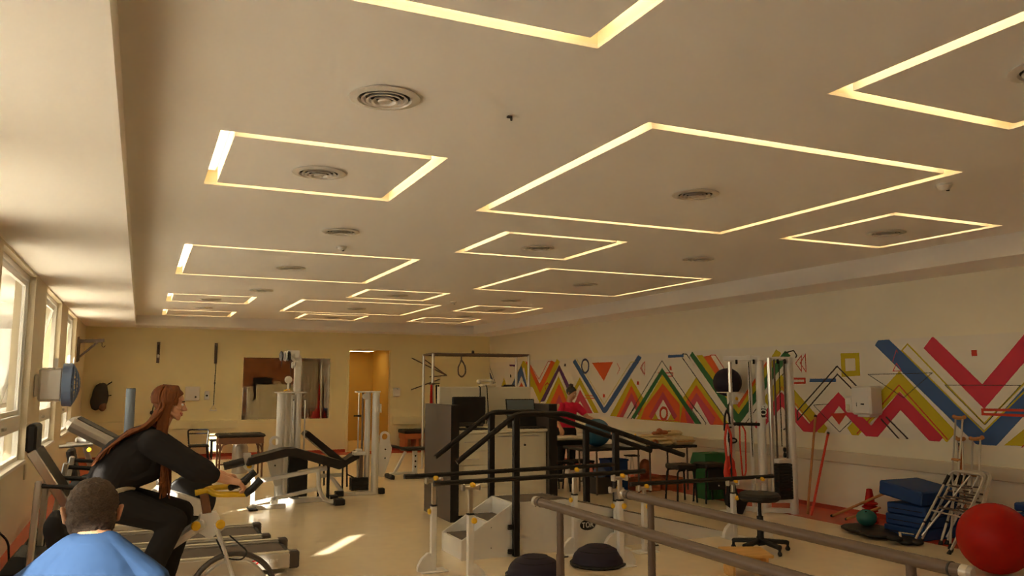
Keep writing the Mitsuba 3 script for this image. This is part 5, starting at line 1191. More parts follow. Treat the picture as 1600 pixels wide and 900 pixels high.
t.part('strut', bar((-0.42, by, 0.51), (-0.42, by, 0.06), 0.06, 0.06, (1, 0, 0)), 'm_gym')
t.part('strut', bar((-0.38, by, 0.05), (0.40, by, 0.10), 0.06, 0.05), 'm_gym')
t.part('strut', bar((0.66, by, 0.12), (0.78, by, 0.06), 0.05, 0.05), 'm_gym')
t.part('crank_case', disc((0.16, by, 0.42), 0.12, 0.06, (0, 1, 0), 28, 0.015), 'm_dark')
t.part('crank', cat(bar((0.16, by - 0.06, 0.42), (0.09, by - 0.07, 0.27), 0.02, 0.03), bar((0.16, by + 0.06, 0.42), (0.28, by + 0.07, 0.36), 0.02, 0.03)), 'm_chrome')
for x, y, z in ((0.09, by - 0.14, 0.26), (0.29, by + 0.14, 0.335)):
    t.part('pedal', bx(x - 0.05, x + 0.05, y - 0.05, y + 0.05, z - 0.012, z + 0.012, 0.006), 'm_black')
t.part('strut', bar((0.16, by, 0.40), (0.12, by, 0.10), 0.05, 0.05, (1, 0, 0)), 'm_gym')
t.part('bottle_cage', tube(bend([(0.50, by - 0.06, 0.74), (0.56, by - 0.09, 0.62), (0.66, by - 0.09, 0.60), (0.70, by - 0.09, 0.65), (0.58, by - 0.07, 0.76)], 0.03), 0.005, 6), 'm_black', 'thin black wire')

t = Thing('exercise_bike', 'second exercise bike by the windows with a chrome handlebar and black hood', 'exercise bike')
by = 10.25
t.part('hood', ball((-0.42, by, 0.52), 1.0, 3, (0.28, 0.10, 0.24)), 'm_black', 'black hood', smooth=True)
t.part('stem', bar((-0.42, by, 0.72), (-0.52, by, 1.05), 0.05, 0.06, (1, 0, 0), bev=0.01), 'm_chrome')
t.part('handlebar', cat(tube([(-0.76, by - 0.2, 1.07), (-0.44, by - 0.18, 1.09)], 0.02, 10), tube([(-0.72, by + 0.2, 1.07), (-0.44, by + 0.18, 1.09)], 0.02, 10), tube([(-0.48, by - 0.19, 1.088), (-0.48, by + 0.19, 1.088)], 0.02, 10)), 'm_chrome', 'chrome handlebar')
t.part('console', rot(bx(-0.62, -0.50, by - 0.08, by + 0.08, 1.10, 1.16, 0.015), 0), 'm_silver')
t.part('knob', disc((-0.47, by - 0.2, 1.03), 0.024, 0.024, (0, 1, 0), 14, 0.006), 'm_yellow', 'yellow knob')
t.part('frame_tube', bar((-0.42, by, 0.4), (-0.05, by, 0.2), 0.06, 0.08, (0, 1, 0), bev=0.01), 'm_gym')
t.part('seat_post', bar((-0.02, by, 0.2), (0.06, by, 0.84), 0.05, 0.05, (0, 1, 0)), 'm_chrome')
t.part('saddle', bx(-0.06, 0.18, by - 0.1, by + 0.1, 0.84, 0.89, 0.03), 'm_pad', 'black saddle')
for x in (-0.6, 0.1):
    t.part('floor_bar', bx(x - 0.035, x + 0.035, by - 0.24, by + 0.24, 0, 0.06, 0.012), 'm_gym')
t.part('strut', bar((-0.6, by, 0.05), (0.1, by, 0.05), 0.05, 0.05), 'm_gym')
t.part('strut', cat(bar((-0.42, by, 0.06), (-0.42, by, 0.35), 0.05, 0.05, (1, 0, 0)), bar((-0.02, by, 0.06), (-0.02, by, 0.22), 0.05, 0.05, (1, 0, 0))), 'm_gym')

t = Thing('recumbent_bike', 'low recumbent bike with a black wheel cover, behind the yellow handlebar', 'exercise bike', (-0.35, 0, 0))
by = 11.0
t.part('wheel_cover', lathe([[0, -0.06], [0.27, -0.06], [0.3, -0.045], [0.3, 0.045], [0.27, 0.06], [0, 0.06]], 40, (0.98, by, 0.32), (0, 1, 0)), 'm_black', 'round black wheel cover')
t.part('shroud', frame(ext(Polygon([(0.45, 0.38), (0.98, 0.18), (1.15, 0.16), (1.12, 0.30), (0.6, 0.50)]).buffer(0.02), 0.16), (0, by - 0.065, 0), (1, 0, 0), (0, 0, 1), (0, -1, 0)).apply_translation((0, 0.08 - 0.095, 0)), 'm_gym', 'pale shroud')
t.part('beam', bar((0.30, by - 0.06, 0.24), (1.12, by - 0.06, 0.06), 0.07, 0.09, bev=0.01), 'm_black', 'black lower beam')
t.part('crank_cover', disc((0.42, by - 0.10, 0.36), 0.13, 0.05, (0, 1, 0), 28, 0.012), 'm_black')
for k in range(5):
    a = k * 1.2566
    t.part('spoke', bar((0.42, by - 0.13, 0.36), (0.42 + 0.11 * math.cos(a), by - 0.13, 0.36 + 0.11 * math.sin(a)), 0.015, 0.006), 'm_silver')
t.part('crank', bar((0.42, by - 0.16, 0.36), (0.56, by - 0.16, 0.42), 0.02, 0.03), 'm_chrome', 'chrome crank')
t.part('pedal', cat(bx(0.52, 0.63, by - 0.28, by - 0.17, 0.40, 0.43, 0.008), tube([(0.53, by - 0.22, 0.42), (0.58, by - 0.22, 0.48), (0.63, by - 0.22, 0.42)], 0.012, 6)), 'm_chrome', 'chrome pedal')
t.part('upright', bar((0.62, by + 0.05, 0.40), (0.60, by + 0.05, 0.78), 0.08, 0.06, (1, 0, 0), bev=0.01), 'm_gym')
t.part('console', rot(bx(-0.12, 0.12, -0.1, 0.1, -0.02, 0.02, 0.01), -30, (0, 1, 0)).apply_translation((0.60, by + 0.05, 0.82)), 'm_gym')
t.part('seat', bx(-0.25, 0.12, by - 0.2, by + 0.2, 0.42, 0.50, 0.03), 'm_pad')
t.part('seat_back', rot(bx(-0.30, -0.22, by - 0.2, by + 0.2, 0.50, 1.0, 0.03), -12, (0, 1, 0), (-0.26, by, 0.5)), 'm_pad')
t.part('seat_beam', bar((-0.2, by, 0.36), (0.5, by, 0.24), 0.08, 0.08, bev=0.01), 'm_gym')
for x in (-0.3, 1.0):
    t.part('floor_bar', bx(x - 0.04, x + 0.04, by - 0.25, by + 0.25, 0, 0.05, 0.01), 'm_gym')
t.part('strut', cat(bar((-0.3, by, 0.03), (1.0, by, 0.03), 0.05, 0.05), bar((-0.15, by, 0.05), (-0.15, by, 0.42), 0.06, 0.06, (1, 0, 0))), 'm_gym')

t = Thing('recumbent_chair', 'black rounded seat back beside the window wall, left of the man', 'seat', (0.13, 0, 0))
t.part('pad', trimesh.convex.convex_hull(cat(ball((-0.66, 6.9, 0.70), 0.09, 2, (0.7, 1, 1)), ball((-0.66, 7.2, 0.70), 0.09, 2, (0.7, 1, 1)), ball((-0.55, 6.9, 0.38), 0.10, 2, (0.7, 1, 1)), ball((-0.55, 7.2, 0.38), 0.10, 2, (0.7, 1, 1))).vertices), 'm_blackcloth', smooth=True)
t.part('seat', bx(-0.52, -0.18, 6.85, 7.25, 0.27, 0.34, 0.03), 'm_blackcloth')
t.part('leg', bx(-0.45, -0.28, 6.95, 7.15, 0, 0.27, 0.01), 'm_black')

t = Thing('therapy_table', 'dark topped table on slim curved legs near the back wall', 'table', (1.78, 16.4, 0))
t.part('top', bx(-0.43, 0.43, -0.33, 0.33, 0.74, 0.80, 0.025), 'm_pad', 'dark padded top')
t.part('apron', cat(bx(-0.40, 0.40, -0.30, -0.27, 0.62, 0.74), bx(-0.40, 0.40, 0.27, 0.30, 0.66, 0.74), bx(-0.40, -0.37, -0.3, 0.3, 0.62, 0.74), bx(0.37, 0.40, -0.3, 0.3, 0.62, 0.74)), 'm_legwood', 'brown apron', smooth=False)
for sx in (-1, 1):
    for sy in (-1, 1):
        t.part('leg', cat(bar((sx * 0.38, sy * 0.28, 0), (sx * 0.38, sy * 0.28, 0.74), 0.035, 0.035, (1, 0, 0), bev=0.006), tube(bend([(sx * 0.365, sy * 0.285, 0.5), (sx * 0.34, sy * 0.285, 0.6), (sx * 0.24, sy * 0.285, 0.64)], 0.05), 0.014, 8)), 'm_legwood')
t.part('stretcher', bar((-0.38, 0.28, 0.2), (0.38, 0.28, 0.2), 0.025, 0.025), 'm_legwood')
t = Thing('metal_drum', 'grey metal canister standing under the dark topped table', 'canister', (1.85, 16.95, 0))
t.part('body', lathe([[0, 0], [0.14, 0], [0.15, 0.02], [0.15, 0.5], [0.12, 0.56], [0.06, 0.58], [0, 0.58]], 32), 'm_silver')
t.part('lid', lathe([[0, 0.58], [0.06, 0.58], [0.06, 0.63], [0.03, 0.66], [0, 0.66]], 24), 'm_dark')
t = Thing('folding_chair', 'black tube framed chair standing at the back wall', 'chair', (1.30, 20.45, 0))
t.part('seat', bx(-0.22, 0.22, -0.22, 0.2, 0.28, 0.33, 0.015), 'm_pad')
t.part('back_frame', tube(bend([(-0.2, 0.2, 0.33), (-0.23, 0.26, 0.66), (0.23, 0.26, 0.66), (0.2, 0.2, 0.33)], 0.06), 0.017, 8), 'm_black')
t.part('back_bar', tube([(-0.22, 0.245, 0.57), (0.22, 0.245, 0.57)], 0.015, 8), 'm_black')
for sx in (-1, 1):
    for sy in (-1, 1):
        t.part('leg', tube([(sx * 0.19, sy * 0.19, 0.28), (sx * 0.22, sy * 0.21, 0)], 0.015, 8), 'm_black')
t = Thing('low_table', 'low dark table beside the tube framed chair at the back wall', 'table', (1.85, 20.5, 0))
t.part('top', bx(-0.3, 0.3, -0.22, 0.22, 0.40, 0.43, 0.008), 'm_dark')
for sx in (-1, 1):
    for sy in (-1, 1):
        t.part('leg', tube([(sx * 0.26, sy * 0.18, 0), (sx * 0.26, sy * 0.18, 0.40)], 0.014, 8), 'm_black')
t = Thing('padded_post', 'tall blue-grey padded post behind the cyclist', 'post', (-0.13, 14.2, 0))
t.part('pad', tube([(0, 0, 0.06), (0, 0, 1.66)], 0.07, 24), 'm_roller')
t.part('cap', disc((0, 0, 1.665), 0.068, 0.012, n=24, b=0.004), 'm_greypanel')
t.part('base', disc((0, 0, 0.03), 0.22, 0.06, n=30, b=0.01), 'm_dark', 'dark round base')
t = Thing('elastic_band', 'thin dark stretch cord with clips hanging behind the cyclist on the back wall', 'stretch cord')
t.part('cord', tube([(0.42, YB - 0.05, 1.6), (0.30, YB - 0.05, 1.2), (0.27, YB - 0.05, 0.95)], 0.012, 6), 'm_dark')
t.part('clip', ball((0.345, YB - 0.05, 1.35), 0.045, 2), 'm_dark', smooth=True)
t.part('clip', ball((0.285, YB - 0.05, 1.06), 0.05, 2), 'm_dark', smooth=True)

# ------------------------------------------------------------------ people
import manifold3d as m3
def _pts(c, r, n=1):
    v = trimesh.creation.icosphere(subdivisions=n).vertices
    return v * np.asarray(r, float) + np.asarray(c, float)
def limb(*js):
    """Hull pieces along a chain of (centre, radius) joints."""
    out = []
    for (a, ra), (b, rb) in zip(js[:-1], js[1:]):
        out.append(m3.Manifold.hull_points(np.vstack([_pts(a, ra, 2), _pts(b, rb, 2)])))
    return out
def blob(c, r, n=3):
    return [m3.Manifold.hull_points(_pts(c, r, n))]
def knit(parts, edge=0.014, it=8, cut=None):
    m = m3.Manifold.batch_boolean(parts, m3.OpType.Add)
    if cut is not None:
        for n, d in cut: m = m.trim_by_plane(n, d)
    m = m.refine_to_length(edge)
    q = m.to_mesh()
    t = trimesh.Trimesh(q.vert_properties[:, :3], q.tri_verts, process=True)
    if it:
        o = t.vertices.copy()
        trimesh.smoothing.filter_taubin(t, lamb=0.5, nu=0.53, iterations=it)
        v = t.vertices.copy()
        bad = np.linalg.norm(v - o, axis=1) > 0.011
        v[bad] = o[bad]
        t.vertices = v
    return t
def unit(v):
    v = np.asarray(v, float)
    return v / np.linalg.norm(v)
def hand(w, f, n, th, curl=(35, 50, 40), sc=1.0, thumb=0.6):
    """Wrist w, direction f to the knuckles, palm facing n, thumb side th."""
    w, f, n, th = np.asarray(w, float), unit(f), unit(n), unit(th)
    out = []
    kn = [w + f * (0.082 - 0.005 * abs(i - 1.2)) * sc + th * (0.030 - 0.020 * i) * sc for i in range(4)]
    for i in range(4):
        base = w + th * (0.014 - 0.0095 * i) * sc
        out += limb((base, 0.017 * sc), (kn[i], 0.0135 * sc))
    for i in range(3):
        out += limb((kn[i], 0.0125 * sc), (kn[i + 1], 0.0125 * sc))
    for i in range(4):
        p, ang = kn[i], 0
        for L, c, r in zip((0.043, 0.026, 0.021), curl, (0.0098, 0.0088, 0.0078)):
            ang += math.radians(c)
            q = p + (f * math.cos(ang) + n * math.sin(ang)) * L * sc * (1, 1.08, 1.02, 0.82)[i]
            out += limb((p, r * sc), (q, r * 0.92 * sc))
            p = q
    p = w + f * 0.022 * sc + th * 0.024 * sc
    q = p + unit(f * 0.7 + th * 0.65 + n * 0.35) * 0.042 * sc
    s_ = q + unit(f * 0.8 + th * (0.3 - thumb * 0.5) + n * thumb) * 0.032 * sc
    u = s_ + unit(f * 0.7 + n * thumb - th * 0.2 * thumb) * 0.024 * sc
    return out + limb((p, 0.0145 * sc), (q, 0.0115 * sc), (s_, 0.0105 * sc), (u, 0.009 * sc))
def head(c, f, u, sc=1.0, ears=1.0):
    """Pieces of a head with centre c, facing f, up u; eyes, lips and hair are added apart. Returns (pieces, frame)."""
    f = unit(f)
    u = unit(np.asarray(u, float) - f * (f @ np.asarray(u, float)))
    s = np.cross(u, f)                                     # the head's left side
    R = np.stack([f, s, u], 1)
    c = np.asarray(c, float)
    P = lambda x, y, z: c + R @ (np.array([x, y, z]) * sc)
    def ell(x, y, z, a, b, d):
        v = trimesh.creation.icosphere(subdivisions=3).vertices * np.array([a, b, d]) * sc
        return [m3.Manifold.hull_points(v @ R.T + P(x, y, z))]
    def hull(*q):
        return [m3.Manifold.hull_points(np.vstack([_pts(P(*p[:3]), p[3] * sc, 2) for p in q]))]
    pc = ell(-0.012, 0, 0.03, 0.096, 0.076, 0.086) + ell(0.02, 0, -0.01, 0.068, 0.066, 0.085)
    pc += hull((0.062, 0, -0.098, 0.016), (0.045, 0.03, -0.085, 0.018), (0.045, -0.03, -0.085, 0.018), (-0.005, 0.052, -0.055, 0.016), (-0.005, -0.052, -0.055, 0.016), (0.055, 0, -0.045, 0.03))
    pc += hull((0.084, 0, 0.012, 0.008), (0.109, 0, -0.030, 0.0095), (0.088, 0.012, -0.036, 0.008), (0.088, -0.012, -0.036, 0.008), (0.07, 0, -0.02, 0.014))
    pc += hull((0.080, 0.028, 0.018, 0.010), (0.080, -0.028, 0.018, 0.010), (0.07, 0, 0.03, 0.016))
    pc += hull((0.066, 0.036, -0.03, 0.017), (0.05, 0.05, -0.02, 0.015)) + hull((0.066, -0.036, -0.03, 0.017), (0.05, -0.05, -0.02, 0.015))
    pc += hull((0.083, 0.012, -0.060, 0.008), (0.083, -0.012, -0.060, 0.008), (0.08, 0, -0.072, 0.009))
    for q in (-1, 1):
        pc += hull((-0.012, 0.076 * q, 0.012, 0.010), (-0.024, (0.077 + 0.017 * ears) * q, 0.020, 0.007), (-0.016, 0.082 * q, -0.024, 0.008)) if ears else []
    return pc, P, R, s
def face_parts(t, P, R, sc, lip='m_lip', smile=True, root=None):
    for q in (-1, 1):
        t.part('eye', ball(P(0.079, 0.029 * q, 0.006), 0.0115 * sc, 2), 'm_white', 'eye', smooth=True)
        t.part('iris', ball(P(0.0865, 0.029 * q, 0.006), 0.0058 * sc, 2), 'm_eye', 'dark iris', smooth=True)
        t.part('eyebrow', tube([P(0.090, 0.014 * q, 0.026), P(0.089, 0.030 * q, 0.031), P(0.078, 0.046 * q, 0.025)], 0.0032 * sc, 6), 'm_hairdark', 'eyebrow')
    up = [P(0.074, 0.026, -0.056), P(0.0885, 0.010, -0.060), P(0.0895, 0, -0.062), P(0.0885, -0.010, -0.060), P(0.074, -0.026, -0.056)]
    lo = [P(0.074, 0.026, -0.057), P(0.086, 0.010, -0.073), P(0.0872, 0, -0.075), P(0.086, -0.010, -0.073), P(0.074, -0.026, -0.057)]
    t.part('lip', cat(tube(up, 0.0036 * sc, 6), tube(lo, 0.004 * sc, 6)), lip, 'lips')
    if smile:
        t.part('teeth', trimesh.convex.convex_hull(np.array([P(0.085, y, z) for y in (-0.013, 0.013) for z in (-0.062, -0.070)] + [P(0.08, y, z) for y in (-0.02, 0.02) for z in (-0.06, -0.068)])), 'm_teeth', 'teeth', smooth=False)
def shell(parts, edge=0.018, it=6, amp=0.004, fr=14, seed=1, cut=None):
    t = knit(parts, edge, it, cut)
    v = t.vertices.copy()
    t.vertices = v + t.vertex_normals * ((meshkit.fbm(v * fr * np.array([0.6, 0.6, 1.5]), 3, seed) - 0.5) * 2 * amp)[:, None]
    return t
def strands(roots, paths, r, n=6):
    return cat(*[tube(p, rr, n) for p, rr in zip(paths, r)])

# the red-haired woman on the bike
t = Thing('person', 'woman with long red hair in black clothes riding the exercise bike', 'person')
Y0 = 5.80
hp, P, R, S_ = head((0.19, Y0, 1.612), (0.99, -0.10, -0.10), (0.1, 0, 1), 0.88, 0)
nk = limb(((0.10, Y0, 1.42), 0.058), ((0.165, Y0, 1.545), 0.047))
tor = limb(((-0.13, Y0, 1.04), (0.12, 0.165, 0.11)), ((-0.10, Y0, 1.14), (0.11, 0.14, 0.10)), ((-0.01, Y0, 1.27), (0.115, 0.15, 0.11)), ((0.07, Y0, 1.385), (0.075, 0.14, 0.07)))
SH, EL, WR = {}, {}, {}
arms, hands, legs = [], [], []
for s in (-1, 1):
    sh, el, wr = np.array([0.12, Y0 + 0.165 * s, 1.375]), np.array([0.355, Y0 + 0.20 * s, 1.20]), np.array([0.545, Y0 + 0.165 * s, 1.125])
    arms += limb((sh, 0.052), (el, 0.040), (wr, 0.026))
    SH[s], EL[s], WR[s] = sh, el, wr
    hands += hand(wr, (0.85, 0, -0.18), (0.15, 0, -1), (0.05, -s, 0.25), (48, 62, 42), 0.95, 0.8)
    hip = np.array([-0.12, Y0 + 0.085 * s, 1.01])
    kn, an = (np.array([0.235, Y0 - 0.13, 0.885]), np.array([0.02, Y0 - 0.135, 0.40])) if s < 0 else (np.array([0.29, Y0 + 0.13, 0.90]), np.array([0.20, Y0 + 0.135, 0.46]))
    toe = an + np.array([0.13, 0, -0.085])
    legs += limb((hip, 0.095), (kn, 0.058), (an, 0.036)) + limb((an + [0, 0, -0.03], 0.036), (toe, 0.028)) + limb((kn * 0.62 + an * 0.38, 0.055), (an, 0.034))
    EL[('leg', s)] = (hip, kn, an, toe)
body = knit(tor + nk + hp + arms + hands + legs, 0.0085, 5)
t.part('body', body, 'm_skin', smooth=True)
face_parts(t, P, R, 0.88)
top = limb(((-0.15, Y0, 1.075), (0.125, 0.185, 0.06)), ((-0.125, Y0, 1.15), (0.155, 0.175, 0.11)), ((-0.06, Y0, 1.28), (0.155, 0.175, 0.14)), ((0.045, Y0, 1.385), (0.12, 0.165, 0.10)))
top += limb(((-0.115, Y0, 1.15), (0.15, 0.165, 0.10)), ((0.06, Y0, 1.20), (0.11, 0.13, 0.09)), ((0.11, Y0, 1.34), (0.075, 0.15, 0.08)))
top += blob((0.0, Y0, 1.26), (0.14, 0.176, 0.12))
for s in (-1, 1):
    cuff = EL[s] + (WR[s] - EL[s]) * 0.42
    top += limb((SH[s] - [0.03, 0.01 * s, 0], 0.088), (EL[s], 0.074), (cuff, 0.062))
t.part('top', shell(top, 0.014, 5, 0.006, 11, 3, cut=[((0.25, 0, 1), 0.25 * -0.16 + 1.085)]), 'm_blackcloth', 'loose black long sleeved top', smooth=True)
t.part('shirt_hem', shell(limb(((-0.15, Y0, 1.06), (0.130, 0.188, 0.05)), ((-0.12, Y0, 1.10), (0.135, 0.18, 0.05))), 0.014, 3, 0.004, 12, 5, cut=[((0.25, 0, 1), 0.25 * -0.16 + 1.045)]), 'm_rail', 'pale shirt hem below the black top', smooth=True)
tr = limb(((-0.13, Y0, 1.02), (0.135, 0.18, 0.085)), ((-0.10, Y0, 1.05), (0.11, 0.165, 0.07)))
for s in (-1, 1):
    hip, kn, an, toe = EL[('leg', s)]
    tr += limb((hip, 0.115), (kn, 0.079), (kn * 0.5 + an * 0.5, 0.075), (an + [0, 0, 0.02], 0.065))
t.part('trousers', shell(tr, 0.016, 5, 0.006, 10, 6), 'm_blackcloth', 'loose black trousers', smooth=True)
for s in (-1, 1):
    hip, kn, an, toe = EL[('leg', s)]
    t.part('shoe', knit(limb((an + [-0.03, 0, -0.055], 0.042), (toe, 0.036), (toe + [0.05, 0, -0.01], 0.028)), 0.012, 3), 'm_dark', 'dark shoe', smooth=True)
# hair: a cap over the skull and long locks down the back and to the front
rg = np.random.default_rng(7)
capm = []
v = trimesh.creation.icosphere(subdivisions=4).vertices
capv = v * np.array([0.113, 0.092, 0.103]) * 0.88
hc = m3.Manifold.hull_points((capv @ R.T) + P(-0.02, 0, 0.032))
cutp = R @ unit((-0.80, 0, 0.60))
hc = hc.trim_by_plane(cutp, float(cutp @ P(0.026, 0, 0.020)))
cq = hc.refine_to_length(0.012).to_mesh()
t.part('hair_cap', trimesh.Trimesh(cq.vert_properties[:, :3], cq.tri_verts), 'm_hairred', 'long straight red hair', smooth=True)
locks, rad = [], []
for k in range(230):
    a = rg.uniform(-1.0, 1.0)
    side = a * 0.088
    st = P(-0.045 - 0.05 * math.sqrt(max(0, 1 - a * a)) + rg.uniform(-.01, .03), side, 0.085 - 0.05 * abs(a) + rg.uniform(-.02, .02))
    mid = P(-0.085 + 0.05 * abs(a), side * 1.1, -0.04 + rg.uniform(-.02, .02))
    yb = Y0 + side * 1.6 * rg.uniform(0.8, 1.2)
    q1 = np.array([0.055 + rg.uniform(-.02, .03), yb, 1.475])
    q2 = np.array([-0.05, yb, 1.435 + rg.uniform(-.01, .02)])
    L = rg.uniform(0.3, 1.0)
    q3 = np.array([-0.05 - 0.16 * L, yb + rg.uniform(-.02, .02), 1.432 - 0.115 * L])
    q4 = np.array([-0.05 - 0.21 * L, yb + rg.uniform(-.02, .02), 1.42 - 0.19 * L])
    locks.append(bend([st, mid, q1, q2, q3, q4], 0.08, 5)); m_ = len(locks[-1]); rad.append(np.linspace(0.0085, 0.003, m_))
for k in range(210):                                        # over the crown from the parting
    ph = rg.uniform(0.95, 5.33)
    x0 = rg.uniform(-0.05, 0.05) if abs(ph - 3.14) > 1 else -0.03
    pth = []
    for th in np.linspace(0.06, 1.9, 9):
        e = np.array([0.116 * math.sin(th) * math.cos(ph), 0.0945 * math.sin(th) * math.sin(ph), 0.1065 * math.cos(th)])
        pth.append(P(-0.02 + x0 * (1 - th / 1.9) + e[0], e[1], 0.032 + e[2]))
    locks.append(pth); rad.append(np.linspace(0.0045, 0.0055, 9))
for k in range(80):                                         # near side locks over the ear and down in front of the shoulder
    for s in (-1, 1):
        x = rg.uniform(-0.075, 0.004)
        st = P(x + 0.01, -0.045 * -s, 0.098 + rg.uniform(-.01, .005))
        md = P(x + 0.012, 0.088 * s, 0.02)
        lo = P(x - 0.002, 0.087 * s, -0.075)
        e1 = np.array([0.165 + x * 0.7 + rg.uniform(-.01, .01), Y0 + 0.10 * s, 1.43])
        e2 = np.array([0.175 + rg.uniform(-.03, .03), Y0 + (0.10 + rg.uniform(-.02, .02)) * s, 1.26])
        e3 = np.array([0.175 + rg.uniform(-.035, .035), Y0 + (0.09 + rg.uniform(-.03, .03)) * s, 1.12 - rg.uniform(0, .10)])
        locks.append(bend([st, md, lo, e1, e2, e3], 0.07, 5)); rad.append(np.linspace(0.008, 0.0028, len(locks[-1])))
t.part('hair', strands(None, locks, rad, 6), 'm_hairred', 'long straight red hair', kind='stuff', smooth=True)

# the man in the blue shirt, seen from behind
t = Thing('person', 'man with short dark hair in a blue shirt seen from behind', 'person')
MX, MY = -0.115, 2.88
hp, P, R, S_ = head((MX - 0.005, MY + 0.085, 1.335), (-0.04, 0.99, -0.28), (0, 0.30, 1), 0.9)
nk = limb(((MX, MY + 0.0, 1.22), 0.060), ((MX, MY + 0.05, 1.30), 0.054))
tor = limb(((MX, MY + 0.02, 0.62), (0.17, 0.12, 0.10)), ((MX, MY + 0.0, 0.85), (0.165, 0.115, 0.13)), ((MX, MY - 0.01, 1.08), (0.155, 0.115, 0.12)), ((MX, MY, 1.19), (0.11, 0.085, 0.06)))
arms, legs = [], []
J = {}
for s in (-1, 1):
    sh, el, wr = np.array([MX + 0.160 * s, MY, 1.115]), np.array([MX + 0.225 * s, MY + 0.12, 0.84]), np.array([MX + 0.17 * s, MY + 0.34, 0.80])
    arms += limb((sh, 0.060), (el, 0.045), (wr, 0.030)) + hand(wr, (-0.3 * s, 0.9, -0.1), (0, 0, -1), (-s, 0, 0.2), (20, 30, 25), 1.0, 0.4)
    hip, kn, an = np.array([MX + 0.10 * s, MY + 0.03, 0.60]), np.array([MX + 0.17 * s, MY + 0.46, 0.56]), np.array([MX + 0.17 * s, MY + 0.44, 0.10])
    legs += limb((hip, 0.10), (kn, 0.062), (an, 0.042)) + limb((an - [0, 0.03, 0.05], 0.035), (an + [0.02 * s, 0.14, -0.065], 0.03))
    J[s] = (sh, el, wr, hip, kn, an)
t.part('body', knit(tor + nk + hp + arms + legs, 0.0095, 5), 'm_skinman', smooth=True)
face_parts(t, P, R, 0.9, smile=False)
sh_ = limb(((MX, MY + 0.02, 0.60), (0.18, 0.14, 0.08)), ((MX, MY + 0.0, 0.85), (0.175, 0.135, 0.13)), ((MX, MY - 0.015, 1.11), (0.175, 0.135, 0.12)), ((MX, MY - 0.005, 1.19), (0.125, 0.105, 0.075)), ((MX, MY + 0.005, 1.255), (0.082, 0.078, 0.04)))
for s in (-1, 1):
    sh, el, wr, hip, kn, an = J[s]
    sh_ += limb((np.array([MX + 0.045 * s, MY, 1.235]), 0.058), (sh - [0.01 * s, 0, 0.0], 0.083), (sh + (el - sh) * 0.75, 0.076))
t.part('shirt', shell(sh_, 0.013, 5, 0.007, 13, 8), 'm_bluecloth', 'blue short sleeved shirt', smooth=True)
tr = limb(((MX, MY + 0.02, 0.58), (0.185, 0.14, 0.09)), ((MX, MY + 0.03, 0.62), (0.18, 0.13, 0.08)))
for s in (-1, 1):
    sh, el, wr, hip, kn, an = J[s]
    tr += limb((hip, 0.115), (kn, 0.08), (an + [0, 0, 0.03], 0.06))
    t.part('shoe', knit(limb((an - [0, 0.03, 0.052], 0.043), (an + [0.02 * s, 0.14, -0.062], 0.036)), 0.012, 3, [((0, 0, 1), 0.004)]), 'm_dark', 'dark shoe', smooth=True)
t.part('trousers', shell(tr, 0.018, 4, 0.006, 10, 9), 'm_dark', 'dark trousers', smooth=True)
hv = trimesh.creation.icosphere(subdivisions=5).vertices
h1 = m3.Manifold.hull_points((hv * np.array([0.103, 0.083, 0.092]) * 0.9) @ R.T + P(-0.014, 0, 0.032))
h2 = m3.Manifold.hull_points((hv * np.array([0.085, 0.078, 0.085]) * 0.9) @ R.T + P(-0.026, 0, -0.02))
hh = m3.Manifold.batch_boolean([h1, h2], m3.OpType.Add)
for n_, p_ in (((-0.75, 0, 0.66), (0.055, 0, 0.03)), ((-0.62, 0, 0.78), (-0.03, 0, -0.072))):
    n_ = R @ unit(n_)
    hh = hh.trim_by_plane(n_, float(n_ @ P(*p_)))
q = hh.refine_to_length(0.006).to_mesh()
hm = trimesh.Trimesh(q.vert_properties[:, :3], q.tri_verts, process=True)
vv = hm.vertices.copy()
hm.vertices = vv + hm.vertex_normals * ((meshkit.fbm(vv * 95, 2, 3) - 0.45) * 0.009)[:, None]
t.part('hair', hm, 'm_hairdark', 'short dark greying hair', smooth=True)
gl = [P(-0.02, 0.082, 0.02), P(0.085, 0.078, 0.018), P(0.098, 0.05, 0.016)]
t.part('glasses', cat(tube(gl, 0.0025, 6), tube([P(-0.02, -0.082, 0.02), P(0.085, -0.078, 0.018), P(0.098, -0.05, 0.016)], 0.0025, 6), tube([P(0.098, -0.062, 0.02), P(0.108, 0, 0.02), P(0.098, 0.062, 0.02)], 0.002, 6), *[tube([P(0.100, 0.034 * s + 0.027 * math.cos(a), 0.004 + 0.02 * math.sin(a)) for a in np.linspace(0, 6.2832, 17)[:-1]], 0.002, 5, closed=True) for s in (-1, 1)]), 'm_redrubber', 'thin reddish glasses')
t = Thing('low_stool', 'dark round stool that the man in blue sits on', 'stool', (MX, MY + 0.04, 0))
t.part('seat', disc((0, 0, 0.445), 0.20, 0.07, n=32, b=0.015), 'm_pad')
for k in range(4):
    a = math.pi / 4 + k * math.pi / 2
    t.part('leg', tube([(0.12 * math.cos(a), 0.12 * math.sin(a), 0.41), (0.20 * math.cos(a), 0.20 * math.sin(a), 0)], 0.016, 8), 'm_black')

